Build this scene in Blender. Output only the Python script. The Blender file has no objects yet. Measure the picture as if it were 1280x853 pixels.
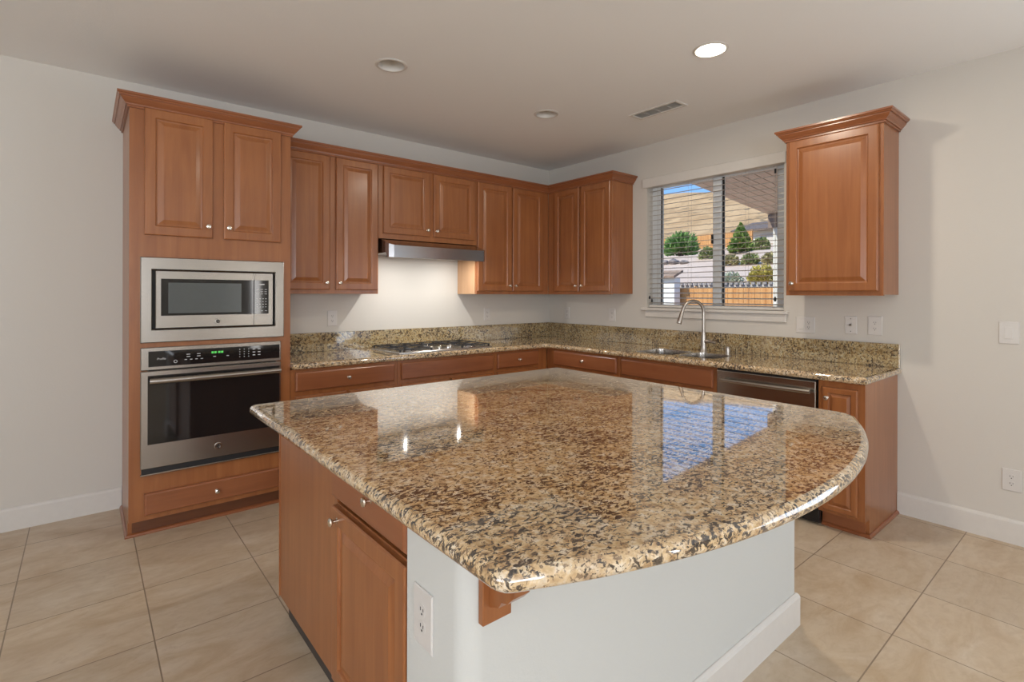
import bpy, bmesh, math, random
from mathutils import Vector, Matrix
random.seed(7)
S = bpy.context.scene
COL = S.collection
PI = math.pi

# ------------------------------------------------------------------ camera, world, lights, exposure
cam = bpy.data.cameras.new('camera')
cam.sensor_width = 36.0
cam.lens = 646.73 * 36.0 / 1280.0
cam.shift_y = -(426.5 - 367.82) / 1280.0
cam.clip_start = 0.05
cam.clip_end = 500
cam_o = bpy.data.objects.new('camera', cam)
COL.objects.link(cam_o)
YAW, ROLL = 0.69069, 0.002415
fwd = Vector((math.sin(YAW), math.cos(YAW), 0))
rgt = Vector((math.cos(YAW), -math.sin(YAW), 0))
upv = Vector((0, 0, 1))
r2 = rgt * math.cos(ROLL) + upv * math.sin(ROLL)
u2 = upv * math.cos(ROLL) - rgt * math.sin(ROLL)
m3 = Matrix((r2, u2, -fwd)).transposed()
cam_o.matrix_world = Matrix.Translation((-3.97024, -4.15939, 1.37632)) @ m3.to_4x4()
S.camera = cam_o

S.view_settings.view_transform = 'Standard'
S.view_settings.look = 'None'
S.view_settings.exposure = 0.0
S.view_settings.gamma = 1.0
S.view_settings.use_curve_mapping = False
S.cycles.max_bounces = 10
S.cycles.diffuse_bounces = 6
S.cycles.glossy_bounces = 5
S.cycles.transparent_max_bounces = 16
S.cycles.sample_clamp_indirect = 6.0
S.cycles.use_denoising = True

w = bpy.data.worlds.new('sky')
S.world = w
w.use_nodes = True
nt = w.node_tree
nt.nodes.clear()
wo = nt.nodes.new('ShaderNodeOutputWorld')
bg = nt.nodes.new('ShaderNodeBackground')
tc = nt.nodes.new('ShaderNodeTexCoord')
sx = nt.nodes.new('ShaderNodeSeparateXYZ')
rp = nt.nodes.new('ShaderNodeValToRGB')
nt.links.new(tc.outputs['Generated'], sx.inputs[0])
nt.links.new(sx.outputs['Z'], rp.inputs[0])
rp.color_ramp.elements[0].position = 0.0
rp.color_ramp.elements[0].color = (0.36, 0.58, 0.95, 1)
rp.color_ramp.elements[1].position = 0.6
rp.color_ramp.elements[1].color = (0.22, 0.50, 1.10, 1)
e = rp.color_ramp.elements.new(0.2)
e.color = (0.34, 0.66, 1.25, 1)
nt.links.new(rp.outputs[0], bg.inputs[0])
bg.inputs[1].default_value = 1.0
nt.links.new(bg.outputs[0], wo.inputs[0])

def sun(name, direction, strength, color, angle):
    l = bpy.data.lights.new(name, 'SUN')
    l.energy = strength
    l.color = color
    l.angle = math.radians(angle)
    o = bpy.data.objects.new(name, l)
    COL.objects.link(o)
    o.rotation_euler = Vector(direction).to_track_quat('-Z', 'Y').to_euler()
    return o
sun('sun', (0.68, -0.26, -0.68), 5.0, (1.0, 0.93, 0.82), 0.6)

def area(name, loc, direction, sx_, sy_, power, color, spread=180):
    l = bpy.data.lights.new(name, 'AREA')
    l.shape = 'RECTANGLE'
    l.size, l.size_y = sx_, sy_
    l.energy = power
    l.color = color
    l.spread = math.radians(spread)
    o = bpy.data.objects.new(name, l)
    COL.objects.link(o)
    o.location = loc
    o.rotation_euler = Vector(direction).to_track_quat('-Z', 'Y').to_euler()
    return o
# daylight through the openings of the room behind the camera
area('patio_door_daylight', (0.02, -5.75, 1.10), (-1, 0, 0.75), 2.1, 2.05, 44, (0.86, 0.94, 1.0))
area('front_window_daylight', (-5.5, -8.55, 1.40), (0, 1, 0.85), 2.8, 1.8, 152, (0.94, 0.97, 1.0))
area('side_window_daylight', (-7.48, -4.6, 1.45), (1, 0, 0.55), 2.6, 1.7, 64, (0.98, 0.98, 0.97))
area('streak_light', (-1.27, -8.55, 1.10), (0, 1, 0.1), 0.16, 1.9, 9, (1.0, 0.95, 0.88))  # narrow unseen source, added for the bright streak in the microwave steel

# ------------------------------------------------------------------ materials
def newmat(name):
    m = bpy.data.materials.new(name)
    m.use_nodes = True
    n = m.node_tree
    b = n.nodes['Principled BSDF']
    return m, n, b
def lk(n, a, b): n.links.new(a, b)
def texco(n, scale=(1, 1, 1), loc=(0, 0, 0)):
    t = n.nodes.new('ShaderNodeNewGeometry')
    mp = n.nodes.new('ShaderNodeMapping')
    mp.inputs['Scale'].default_value = scale
    mp.inputs['Location'].default_value = loc
    lk(n, t.outputs['Position'], mp.inputs[0])
    return mp.outputs[0]
def noise(n, co, scale, detail=4, rough=0.5, dist=0.0):
    t = n.nodes.new('ShaderNodeTexNoise')
    t.inputs['Scale'].default_value = scale
    t.inputs['Detail'].default_value = detail
    t.inputs['Roughness'].default_value = rough
    t.inputs['Distortion'].default_value = dist
    lk(n, co, t.inputs['Vector'])
    return t.outputs['Fac']
def ramp(n, fac, stops, interp='LINEAR'):
    r = n.nodes.new('ShaderNodeValToRGB')
    cr = r.color_ramp
    cr.interpolation = interp
    while len(cr.elements) < len(stops): cr.elements.new(0.5)
    for el, (p, c) in zip(cr.elements, stops):
        el.position = p
        el.color = (c[0], c[1], c[2], 1) if hasattr(c, '__len__') else (c, c, c, 1)
    lk(n, fac, r.inputs[0])
    return r.outputs[0]
def mix(n, fac, a, b, mode='MIX'):
    x = n.nodes.new('ShaderNodeMix')
    x.data_type = 'RGBA'
    x.blend_type = mode
    if hasattr(fac, 'is_linked'): lk(n, fac, x.inputs[0])
    else: x.inputs[0].default_value = fac
    for v, s in ((a, x.inputs[6]), (b, x.inputs[7])):
        if hasattr(v, 'is_linked'): lk(n, v, s)
        else: s.default_value = (v[0], v[1], v[2], 1)
    return x.outputs[2]
def bump(n, b, h, strength, dist=0.001):
    bp = n.nodes.new('ShaderNodeBump')
    bp.inputs['Strength'].default_value = strength
    bp.inputs['Distance'].default_value = dist
    lk(n, h, bp.inputs['Height'])
    lk(n, bp.outputs[0], b.inputs['Normal'])
def plain(name, col, rough=0.5, metal=0.0, spec=0.5, emit=None, es=0):
    m, n, b = newmat(name)
    co = texco(n, (1, 1, 1))
    f = noise(n, co, 30, 3)
    c = mix(n, f, [x * 0.96 for x in col], [min(1, x * 1.04) for x in col])
    lk(n, c, b.inputs['Base Color'])
    b.inputs['Roughness'].default_value = rough
    b.inputs['Metallic'].default_value = metal
    b.inputs['Specular IOR Level'].default_value = spec
    if emit:
        b.inputs['Emission Color'].default_value = (*emit, 1)
        b.inputs['Emission Strength'].default_value = es
    return m
def paint(name, col, tex=0.25):
    m, n, b = newmat(name)
    co = texco(n)
    f = noise(n, co, 2.0, 2)
    lk(n, mix(n, f, [x * 0.985 for x in col], col), b.inputs['Base Color'])
    b.inputs['Roughness'].default_value = 0.75
    b.inputs['Specular IOR Level'].default_value = 0.25
    bump(n, b, noise(n, co, 110, 3, 0.6), tex, 0.002)
    return m
def wood(name, dark, light, horiz=False, rough=0.30, axis_scale=None, coat=0.25):
    m, n, b = newmat(name)
    sc = axis_scale or ((2.0, 2.0, 26.0) if horiz else (26.0, 26.0, 1.6))
    g = noise(n, texco(n, sc), 1.0, 6, 0.6, 0.6)
    bl = noise(n, texco(n, (1, 1, 0.8)), 3.5, 3, 0.5)
    fine = noise(n, texco(n, [s * 7 for s in sc]), 1.0, 3, 0.6)
    mid = [(a + c) / 2 for a, c in zip(dark, light)]
    c1 = ramp(n, g, [(0.30, dark), (0.52, mid), (0.72, light)])
    c2 = mix(n, ramp(n, bl, [(0.3, 0.0), (0.7, 1.0)]), mix(n, 1.0, c1, (0.88, 0.85, 0.83), 'MULTIPLY'), c1)
    c3 = mix(n, ramp(n, fine, [(0.35, 0.0), (0.65, 0.16)]), c2, dark)
    lk(n, c3, b.inputs['Base Color'])
    b.inputs['Roughness'].default_value = rough
    b.inputs['Specular IOR Level'].default_value = 0.5
    b.inputs['Coat Weight'].default_value = coat
    b.inputs['Coat Roughness'].default_value = 0.18
    bump(n, b, fine, 0.03, 0.001)
    return m
def granite(name, tint=(1, 1, 1), coat=0.8):
    m, n, b = newmat(name)
    co = texco(n)
    big = noise(n, co, 7.0, 3, 0.5, 0.5)
    mid = noise(n, co, 42.0, 5, 0.62, 0.5)
    fine = noise(n, co, 130.0, 4, 0.6, 0.3)
    dk = noise(n, texco(n, (0.85, 1.3, 1), (3.1, 1.7, 0.4)), 74.0, 6, 0.66, 0.7)
    dk2 = noise(n, texco(n, (1, 1, 1), (7.1, 4.7, 2.4)), 95.0, 4, 0.6, 0.6)
    clu = noise(n, texco(n, (0.75, 1.2, 1), (11, 5, 3)), 5.0, 3, 0.55, 0.8)
    T = lambda c: [a * t for a, t in zip(c, tint)]
    base = ramp(n, mid, [(0.30, T((0.30, 0.175, 0.085))), (0.41, T((0.56, 0.375, 0.185))), (0.52, T((0.74, 0.555, 0.325))), (0.66, T((0.82, 0.72, 0.56)))])
    base = mix(n, ramp(n, fine, [(0.42, 0.0), (0.66, 0.45)]), base, mix(n, 1.0, base, (0.62, 0.56, 0.52), 'MULTIPLY'))
    base = mix(n, ramp(n, big, [(0.48, 0.0), (0.72, 0.4)]), base, T((0.54, 0.43, 0.33)))
    f2 = ramp(n, dk2, [(0.565, 0.0), (0.60, 0.8)])
    base = mix(n, f2, base, (0.15, 0.092, 0.055))
    ad = n.nodes.new('ShaderNodeMath'); ad.operation = 'MULTIPLY_ADD'
    lk(n, clu, ad.inputs[0]); ad.inputs[1].default_value = 0.30; ad.inputs[2].default_value = -0.15
    a2 = n.nodes.new('ShaderNodeMath'); a2.operation = 'ADD'
    lk(n, dk, a2.inputs[0]); lk(n, ad.outputs[0], a2.inputs[1])
    f1 = ramp(n, a2.outputs[0], [(0.538, 0.0), (0.562, 1.0)])
    base = mix(n, f1, base, ramp(n, fine, [(0.4, (0.028, 0.021, 0.019)), (0.62, (0.11, 0.080, 0.055))]))
    lk(n, base, b.inputs['Base Color'])
    b.inputs['Roughness'].default_value = 0.05
    b.inputs['Specular IOR Level'].default_value = 0.9
    b.inputs['Coat Weight'].default_value = coat
    b.inputs['Coat Roughness'].default_value = 0.02
    b.inputs['Coat IOR'].default_value = 1.6
    return m
def steel(name, col=(0.43, 0.40, 0.365), rough=0.25, scale=(3, 3, 700)):
    m, n, b = newmat(name)
    f = noise(n, texco(n, scale), 1.0, 3, 0.6)
    lk(n, mix(n, f, [x * 0.97 for x in col], [x * 1.03 for x in col]), b.inputs['Base Color'])
    b.inputs['Metallic'].default_value = 1.0
    lk(n, ramp(n, f, [(0.3, rough - 0.02), (0.7, rough + 0.02)]), b.inputs['Roughness'])
    return m

TILE = 0.4614
def tile_mat():
    m, n, b = newmat('floor_tile')
    # world position shifted so that the grid meets the walls as in the photograph
    co = texco(n, (1, 1, 1), (0.985 + 20 * TILE, 3.527 + 40 * TILE, 0))
    br = n.nodes.new('ShaderNodeTexBrick')
    br.offset = 0.0; br.squash = 1.0
    br.inputs['Scale'].default_value = 1.0
    br.inputs['Mortar Size'].default_value = 0.0026
    br.inputs['Mortar Smooth'].default_value = 0.1
    br.inputs['Bias'].default_value = 0.0
    br.inputs['Brick Width'].default_value = TILE
    br.inputs['Row Height'].default_value = TILE
    br.inputs['Color1'].default_value = (0.90, 0.90, 0.90, 1)
    br.inputs['Color2'].default_value = (1, 1, 1, 1)
    br.inputs['Mortar'].default_value = (1, 1, 1, 1)
    lk(n, co, br.inputs['Vector'])
    cl = noise(n, texco(n, (1.6, 3.4, 1)), 1.7, 6, 0.62, 1.1)
    fi = noise(n, texco(n, (1.2, 2.2, 1), (4, 2, 0)), 14, 5, 0.65, 0.6)
    c = ramp(n, cl, [(0.28, (0.49, 0.365, 0.238)), (0.48, (0.585, 0.472, 0.342)), (0.72, (0.655, 0.56, 0.445))])
    c = mix(n, ramp(n, fi, [(0.45, 0.0), (0.72, 0.40)]), c, (0.44, 0.325, 0.215))
    c = mix(n, 1.0, c, br.outputs['Color'], 'MULTIPLY')
    c = mix(n, br.outputs['Fac'], c, (0.27, 0.205, 0.145))
    lk(n, c, b.inputs['Base Color'])
    b.inputs['Roughness'].default_value = 0.36
    b.inputs['Specular IOR Level'].default_value = 0.4
    inv = n.nodes.new('ShaderNodeMath'); inv.operation = 'SUBTRACT'
    inv.inputs[0].default_value = 1.0
    lk(n, br.outputs['Fac'], inv.inputs[1])
    bump(n, b, inv.outputs[0], 0.35, 0.002)
    return m
def glass_mat():
    m = bpy.data.materials.new('window_glass')
    m.use_nodes = True
    n = m.node_tree
    n.nodes.clear()
    o = n.nodes.new('ShaderNodeOutputMaterial')
    t = n.nodes.new('ShaderNodeBsdfTransparent')
    t.inputs[0].default_value = (0.95, 0.97, 0.96, 1)
    g = n.nodes.new('ShaderNodeBsdfGlossy')
    g.inputs['Roughness'].default_value = 0.02
    fr = n.nodes.new('ShaderNodeFresnel')
    fr.inputs[0].default_value = 1.3
    mx = n.nodes.new('ShaderNodeMixShader')
    lk(n, fr.outputs[0], mx.inputs[0]); lk(n, t.outputs[0], mx.inputs[1]); lk(n, g.outputs[0], mx.inputs[2])
    lk(n, mx.outputs[0], o.inputs[0])
    return m
def two_tone(name, c1, c2, scale, rough=0.9, lo=0.4, hi=0.6, detail=5, stretch=(1, 1, 1)):
    m, n, b = newmat(name)
    f = noise(n, texco(n, stretch), scale, detail, 0.6, 0.3)
    lk(n, ramp(n, f, [(lo, c1), (hi, c2)]), b.inputs['Base Color'])
    b.inputs['Roughness'].default_value = rough
    b.inputs['Specular IOR Level'].default_value = 0.2
    return m

M_wall = paint('wall_paint', (0.635, 0.605, 0.555))
M_ceil = paint('ceiling_paint', (0.87, 0.87, 0.86), 0.3)  # lighter than the walls, tone makes up for light lacking on the ceiling
M_trim = plain('trim_paint', (0.675, 0.65, 0.61), 0.4)
M_half = paint('half_wall_paint', (0.615, 0.622, 0.595))
M_wood = wood('cabinet_wood', (0.285, 0.099, 0.032), (0.39, 0.151, 0.051))
M_woodh = wood('cabinet_wood_across', (0.260, 0.088, 0.034), (0.345, 0.124, 0.049), horiz=True)
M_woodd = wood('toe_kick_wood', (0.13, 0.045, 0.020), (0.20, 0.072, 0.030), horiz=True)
M_pale = wood('pale_maple', (0.52, 0.30, 0.16), (0.62, 0.38, 0.21))
M_gran = granite('granite')
M_granb = granite('granite_backsplash', (0.66, 0.69, 0.62), 0.0)
M_tile = tile_mat()
M_steel = steel('stainless_steel')
M_steelv = steel('stainless_steel_dark', (0.42, 0.41, 0.41), 0.22)
M_chrome = plain('polished_metal', (0.72, 0.70, 0.66), 0.14, 1.0)
M_nickel = plain('brushed_nickel', (0.47, 0.435, 0.395), 0.31, 1.0)
M_knob = plain('knob_nickel', (0.74, 0.68, 0.60), 0.22, 1.0)
M_black = plain('black_glass', (0.012, 0.011, 0.011), 0.05, 0, 0.6)
M_screen = plain('tinted_screen', (0.095, 0.105, 0.105), 0.16, 0, 0.5)
M_blackm = plain('black_plastic', (0.012, 0.012, 0.013), 0.45)
M_iron = plain('cast_iron', (0.022, 0.023, 0.027), 0.5)
M_white = plain('white_plastic', (0.655, 0.63, 0.60), 0.35)
M_vinyl = plain('window_vinyl', (0.88, 0.90, 0.90), 0.4)
M_slot = plain('socket_slot', (0.03, 0.03, 0.03), 0.6)
M_slat = plain('backlit_slat', (0.43, 0.39, 0.35), 0.5)  # white slats, colour darkened to stand in for their backlit shade
M_cord = plain('blind_cord', (0.42, 0.38, 0.34), 0.8)
M_mark = plain('panel_print', (0.62, 0.62, 0.62), 0.5)
M_dark = plain('dark_recess', (0.02, 0.02, 0.02), 0.7)
M_vent = plain('vent_metal', (0.66, 0.65, 0.62), 0.5)
M_green = plain('green_digits', (0.05, 0.3, 0.06), 0.4, emit=(0.12, 0.75, 0.12), es=0.55)
M_bulb = plain('lamp_lens', (1, 0.95, 0.85), 0.4, emit=(1.0, 0.90, 0.74), es=14)
M_hoodlamp = plain('hood_lens', (1, 1, 1), 0.4, emit=(1.0, 0.97, 0.90), es=0.4)
M_glass = glass_mat()

# ------------------------------------------------------------------ geometry helpers
class MB:
    def __init__(self): self.bm = bmesh.new()
    def box(self, x0, x1, y0, y1, z0, z1, bev=0.0, seg=1):
        b = bmesh.new()
        bmesh.ops.create_cube(b, size=1)
        x0, x1 = min(x0, x1), max(x0, x1); y0, y1 = min(y0, y1), max(y0, y1); z0, z1 = min(z0, z1), max(z0, z1)
        for v in b.verts:
            v.co = Vector(((x0 + x1) / 2 + v.co.x * (x1 - x0), (y0 + y1) / 2 + v.co.y * (y1 - y0), (z0 + z1) / 2 + v.co.z * (z1 - z0)))
        if bev > 0:
            bmesh.ops.bevel(b, geom=b.edges[:], offset=min(bev, (x1 - x0) * .45, (y1 - y0) * .45, (z1 - z0) * .45), segments=seg, profile=0.5, affect='EDGES')
        me = bpy.data.meshes.new('tmp'); b.to_mesh(me); b.free()
        self.bm.from_mesh(me); bpy.data.meshes.remove(me)
        return self
    def loft(self, loops, cap0=True, cap1=True, closed=True):
        R = [[self.bm.verts.new(p) for p in lp] for lp in loops]
        for a, b in zip(R, R[1:]):
            k = len(a)
            for i in range(k if closed else k - 1):
                j = (i + 1) % k
                try: self.bm.faces.new((a[i], a[j], b[j], b[i]))
                except ValueError: pass
        if cap0: self.bm.faces.new(list(reversed(R[0])))
        if cap1: self.bm.faces.new(R[-1])
        return self
    def tube(self, pts, r, seg=10, caps=True):
        pts = [Vector(p) for p in pts]
        rs = r if hasattr(r, '__len__') else [r] * len(pts)
        loops = []
        up = None
        for i, p in enumerate(pts):
            d = (pts[min(i + 1, len(pts) - 1)] - pts[max(i - 1, 0)]).normalized()
            if up is None:
                up = Vector((0, 0, 1)) if abs(d.z) < 0.9 else Vector((1, 0, 0))
            s = d.cross(up).normalized()
            up = s.cross(d).normalized()
            loops.append([p + (s * math.cos(2 * PI * k / seg) + up * math.sin(2 * PI * k / seg)) * rs[i] for k in range(seg)])
        return self.loft(loops, caps, caps)
    def lathe(self, origin, axis, prof, seg=20, cap0=True, cap1=True):
        o = Vector(origin); a = Vector(axis).normalized()
        s = a.cross(Vector((0, 0, 1)) if abs(a.z) < 0.9 else Vector((1, 0, 0))).normalized()
        t = a.cross(s)
        loops = [[o + a * h + (s * math.cos(2 * PI * k / seg) + t * math.sin(2 * PI * k / seg)) * max(r, 1e-5) for k in range(seg)] for r, h in prof]
        return self.loft(loops, cap0, cap1)
    def prism(self, poly, fn, d0, d1):
        return self.loft([[fn(u, v, d0) for u, v in poly], [fn(u, v, d1) for u, v in poly]])
    def holed(self, outer, holes, z0, z1):
        """flat plate with holes; outer / holes are lists of (x, y)"""
        bm = self.bm
        tops = []
        for z in (z0, z1):
            edges = []
            rings = []
            for lp in [outer] + holes:
                vs = [bm.verts.new((x, y, z)) for x, y in lp]
                rings.append(vs)
                for i in range(len(vs)): edges.append(bm.edges.new((vs[i], vs[(i + 1) % len(vs)])))
            bmesh.ops.triangle_fill(bm, edges=edges, use_beauty=True, use_dissolve=False, normal=(0, 0, 1))
            tops.append(rings)
        for a, b in zip(*tops):
            for i in range(len(a)):
                j = (i + 1) % len(a)
                bm.faces.new((a[i], a[j], b[j], b[i]))
        return self
ROOTS = {}
def build(name, mb, mat, parent=None, smooth=False, angle=40, flat_caps=False):
    bm = mb.bm
    bmesh.ops.remove_doubles(bm, verts=bm.verts[:], dist=1e-6)
    bmesh.ops.recalc_face_normals(bm, faces=bm.faces[:])
    off = Vector((0, 0, 0))
    p = parent
    while p is not None:
        off += p.location
        p = p.parent
    if parent is None:
        zs = [v.co for v in bm.verts]
        lo = Vector((min(c.x for c in zs), min(c.y for c in zs), min(c.z for c in zs)))
        hi = Vector((max(c.x for c in zs), max(c.y for c in zs), max(c.z for c in zs)))
        off = Vector(((lo.x + hi.x) / 2, (lo.y + hi.y) / 2, lo.z))
    bmesh.ops.translate(bm, vec=-off, verts=bm.verts[:])
    if smooth:
        ca = math.radians(angle)
        for f in bm.faces: f.smooth = True
        for ed in bm.edges:
            if len(ed.link_faces) == 2 and ed.calc_face_angle(0) > ca: ed.smooth = False
        if flat_caps:
            bm.normal_update()
            for f in bm.faces:
                if abs(f.normal.z) > 0.9995:
                    f.smooth = False
                    for ed in f.edges: ed.smooth = False
    me = bpy.data.meshes.new(name)
    bm.to_mesh(me); bm.free()
    me.materials.append(mat)
    o = bpy.data.objects.new(name, me)
    COL.objects.link(o)
    if parent is None: o.location = off
    else: o.parent = parent
    return o
def tag(o, label=None, cat=None, group=None, kind=None):
    if label: o['label'] = label
    if cat: o['category'] = cat
    if group: o['group'] = group
    if kind: o['kind'] = kind
    return o
def thing(name, loc, label, cat, group=None, kind=None):
    o = bpy.data.objects.new(name, None)
    COL.objects.link(o)
    o.location = loc
    o.empty_display_size = 0.1
    return tag(o, label, cat, group, kind)
def struct(name, mb, mat, smooth=False):
    return tag(build(name, mb, mat, None, smooth), kind='structure')

# frames of reference for a face seen from the front: T(u, v, n) -> world
def face_a(x, y, z): return lambda u, v, n: Vector((x + u, y - n, z + v))            # faces -y, u to +x
def face_b(x, y, z): return lambda u, v, n: Vector((x - n, y - u, z + v))            # faces -x, u to -y
def rect(T, u0, u1, v0, v1, n): return [T(u0, v0, n), T(u1, v0, n), T(u1, v1, n), T(u0, v1, n)]
def raised_door(T, w_, h_, th=0.02):
    s = min(1.0, w_ / 0.30)
    prof = [(0, 0), (0, th - 0.005), (0.0035, th - 0.001), (0.007, th), (0.050 * s, th), (0.054 * s, th - 0.003), (0.056 * s, th - 0.0085),
            (0.062 * s, th - 0.0095), (0.067 * s, th - 0.0085), (0.088 * s, th - 0.0015), (0.090 * s, th - 0.001)]
    mb = MB()
    mb.loft([rect(T, i, w_ - i, i, h_ - i, n) for i, n in prof])
    return mb
def slab_front(T, w_, h_, th=0.02):
    prof = [(0, 0), (0, th - 0.008), (0.004, th - 0.003), (0.010, th)]
    mb = MB()
    mb.loft([rect(T, i, w_ - i, i, h_ - i, n) for i, n in prof])
    return mb
def knob(T, u, v, n, parent):
    o = T(u, v, n); a = T(u, v, n + 1) - o
    mb = MB()
    mb.lathe(o, a, [(0.009, 0), (0.009, 0.002), (0.0055, 0.004), (0.005, 0.013), (0.0085, 0.017), (0.0135, 0.020), (0.0142, 0.0235), (0.012, 0.027), (0.006, 0.029), (0.0005, 0.0295)], 18)
    k = build('knob', mb, M_knob, parent, True, 35)
    k['label'] = 'nickel knob'
    return k
def door(T0, u, v, w_, h_, parent, knob_at=None, mat=None):
    T = lambda a, b, c: T0(u + a, v + b, c)
    d = build('door', raised_door(T, w_, h_), mat or M_wood, parent)
    if knob_at: knob(T, knob_at[0], knob_at[1], 0.0195, d)
    return d
def drawer(T0, u, v, w_, h_, parent, has_knob=True, name='drawer'):
    T = lambda a, b, c: T0(u + a, v + b, c)
    d = build(name, slab_front(T, w_, h_), M_woodh, parent)
    if has_knob: knob(T, w_ / 2, h_ / 2, 0.0195, d)
    return d
def sweep(path, prof, closed_ends=True):
    """prof (offset to the right of travel, z) swept along a 2-D path with mitred corners"""
    P = [Vector((x, y)) for x, y in path]
    loops = []
    for i, p in enumerate(P):
        d0 = (P[i] - P[i - 1]).normalized() if i > 0 else None
        d1 = (P[i + 1] - P[i]).normalized() if i < len(P) - 1 else None
        n0 = Vector((d0.y, -d0.x)) if d0 else None
        n1 = Vector((d1.y, -d1.x)) if d1 else None
        if n0 is None: mvec = n1
        elif n1 is None: mvec = n0
        else: mvec = (n0 + n1) / (1 + n0.dot(n1))
        loops.append([Vector((p.x + mvec.x * o, p.y + mvec.y * o, z)) for o, z in prof])
    mb = MB()
    mb.loft(loops)
    return mb
CROWN = [(0.001, 2.405), (0.010, 2.405), (0.010, 2.417), (0.017, 2.417), (0.019, 2.424), (0.029, 2.434), (0.040, 2.449), (0.040, 2.456), (0.047, 2.456), (0.050, 2.463), (0.056, 2.467), (0.056, 2.478), (0.001, 2.478)]
SHOE = [(0, 0.0), (0.014, 0.0), (0.014, 0.006), (0.011, 0.013), (0.005, 0.018), (0, 0.019)]

# ------------------------------------------------------------------ room shell
H = 2.743
XL, YF = -7.6, -8.6
struct('floor', MB().box(XL, 0, YF, 0, -0.05, 0), M_tile)
def circle(cx, cy, r, n=32): return [(cx + r * math.cos(2 * PI * k / n), cy + r * math.sin(2 * PI * k / n)) for k in range(n)]
CANS = [(-2.560, -1.315), (-1.274, -1.301), (-1.282, -2.639)]
VENT = (-0.776, -0.624, -2.095, -1.685)
vh = [(VENT[0] + .022, VENT[2] + .022), (VENT[1] - .022, VENT[2] + .022), (VENT[1] - .022, VENT[3] - .022), (VENT[0] + .022, VENT[3] - .022)]
struct('ceiling', MB().holed([(XL - .15, YF - .15), (0.15, YF - .15), (0.15, 0.15), (XL - .15, 0.15)], [circle(x, y, 0.076) for x, y in CANS] + [vh], H, H + 0.13), M_ceil)
struct('wall_back', MB().box(XL, 0.15, 0, 0.15, 0, H), M_wall)
WY0, WY1, WZ0, WZ1 = -2.497, -1.292, 1.256, 2.40
wr = MB()
wr.box(0, 0.15, WY1, 0, 0, H).box(0, 0.15, WY0, WY1, 0, WZ0).box(0, 0.15, WY0, WY1, WZ1, H).box(0, 0.15, -4.70, WY0, 0, H)
wr.box(0, 0.15, -6.80, -4.70, 2.13, H).box(0, 0.15, YF, -6.80, 0, H)
struct('wall_right', wr, M_wall)
wl = MB()
wl.box(XL - .15, XL, -3.3, 0.15, 0, H).box(XL - .15, XL, -5.9, -3.3, 0, 0.6).box(XL - .15, XL, -5.9, -3.3, 2.3, H).box(XL - .15, XL, YF, -5.9, 0, H)
struct('wall_left', wl, M_wall)
wf = MB()
wf.box(XL - .15, -6.95, YF - .15, YF, 0, H).box(-6.95, -4.05, YF - .15, YF, 0, 0.45).box(-6.95, -4.05, YF - .15, YF, 2.35, H).box(-4.05, -1.36, YF - .15, YF, 0, H)
wf.box(-1.36, -1.18, YF - .15, YF, 0, .12).box(-1.36, -1.18, YF - .15, YF, 2.08, H).box(-1.18, 0.15, YF - .15, YF, 0, H)
struct('wall_front', wf, M_wall)
BASE = [(0, 0), (0.015, 0), (0.015, 0.118), (0.011, 0.128), (0.004, 0.134), (0, 0.134)]
struct('baseboard_back', sweep([(XL, -0.0005), (-3.783, -0.0005)], BASE), M_trim)
struct('baseboard_right', sweep([(-0.0005, -3.193), (-0.0005, -4.70)], BASE), M_trim)

# window over the sink
win = thing('window_1', (0.10, (WY0 + WY1) / 2, WZ0), 'white sliding window with two panes over the sink', 'window', kind='structure')
fx0, fx1 = 0.085, 0.145
fr = MB()
fr.box(fx0, fx1, WY1 - .085, WY1, WZ0, WZ1, .004).box(fx0, fx1, WY0, WY0 + .085, WZ0, WZ1, .004)
fr.box(fx0, fx1, WY0 + .085, WY1 - .085, WZ0, WZ0 + .030, .004).box(fx0, fx1, WY0 + .085, WY1 - .085, WZ1 - .05, WZ1, .004)
build('window_frame', fr, M_vinyl, win)
build('mullion', MB().box(fx0 - .012, fx1, -1.968, -1.896, WZ0 + .030, WZ1 - .05, .004), M_vinyl, win)
gk = MB()
gk.box(fx0 + .012, fx0 + .03, -1.978, -1.968, WZ0 + .030, WZ1 - .05).box(fx0 + .012, fx0 + .03, WY1 - .089, WY1 - .085, WZ0 + .030, WZ1 - .05)
build('gasket', gk, M_blackm, win)
build('latch', MB().box(fx0 - .03, fx0 - .012, -1.905, -1.890, 1.80, 1.88, .004), M_dark, win)
build('glass_pane', MB().box(0.115, 0.119, WY0 + .085, -1.968, WZ0 + .03, WZ1 - .05), M_glass, win)
build('glass_pane', MB().box(0.115, 0.119, -1.896, WY1 - .085, WZ0 + .03, WZ1 - .05), M_glass, win)
build('window_sill', MB().box(-0.035, 0.084, -2.535, -1.250, 1.232, 1.2555, .005, 2), M_trim, win)
build('apron', MB().box(-0.016, -0.0005, -2.520, -1.285, 1.172, 1.2318, .004), M_trim, win)

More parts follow.
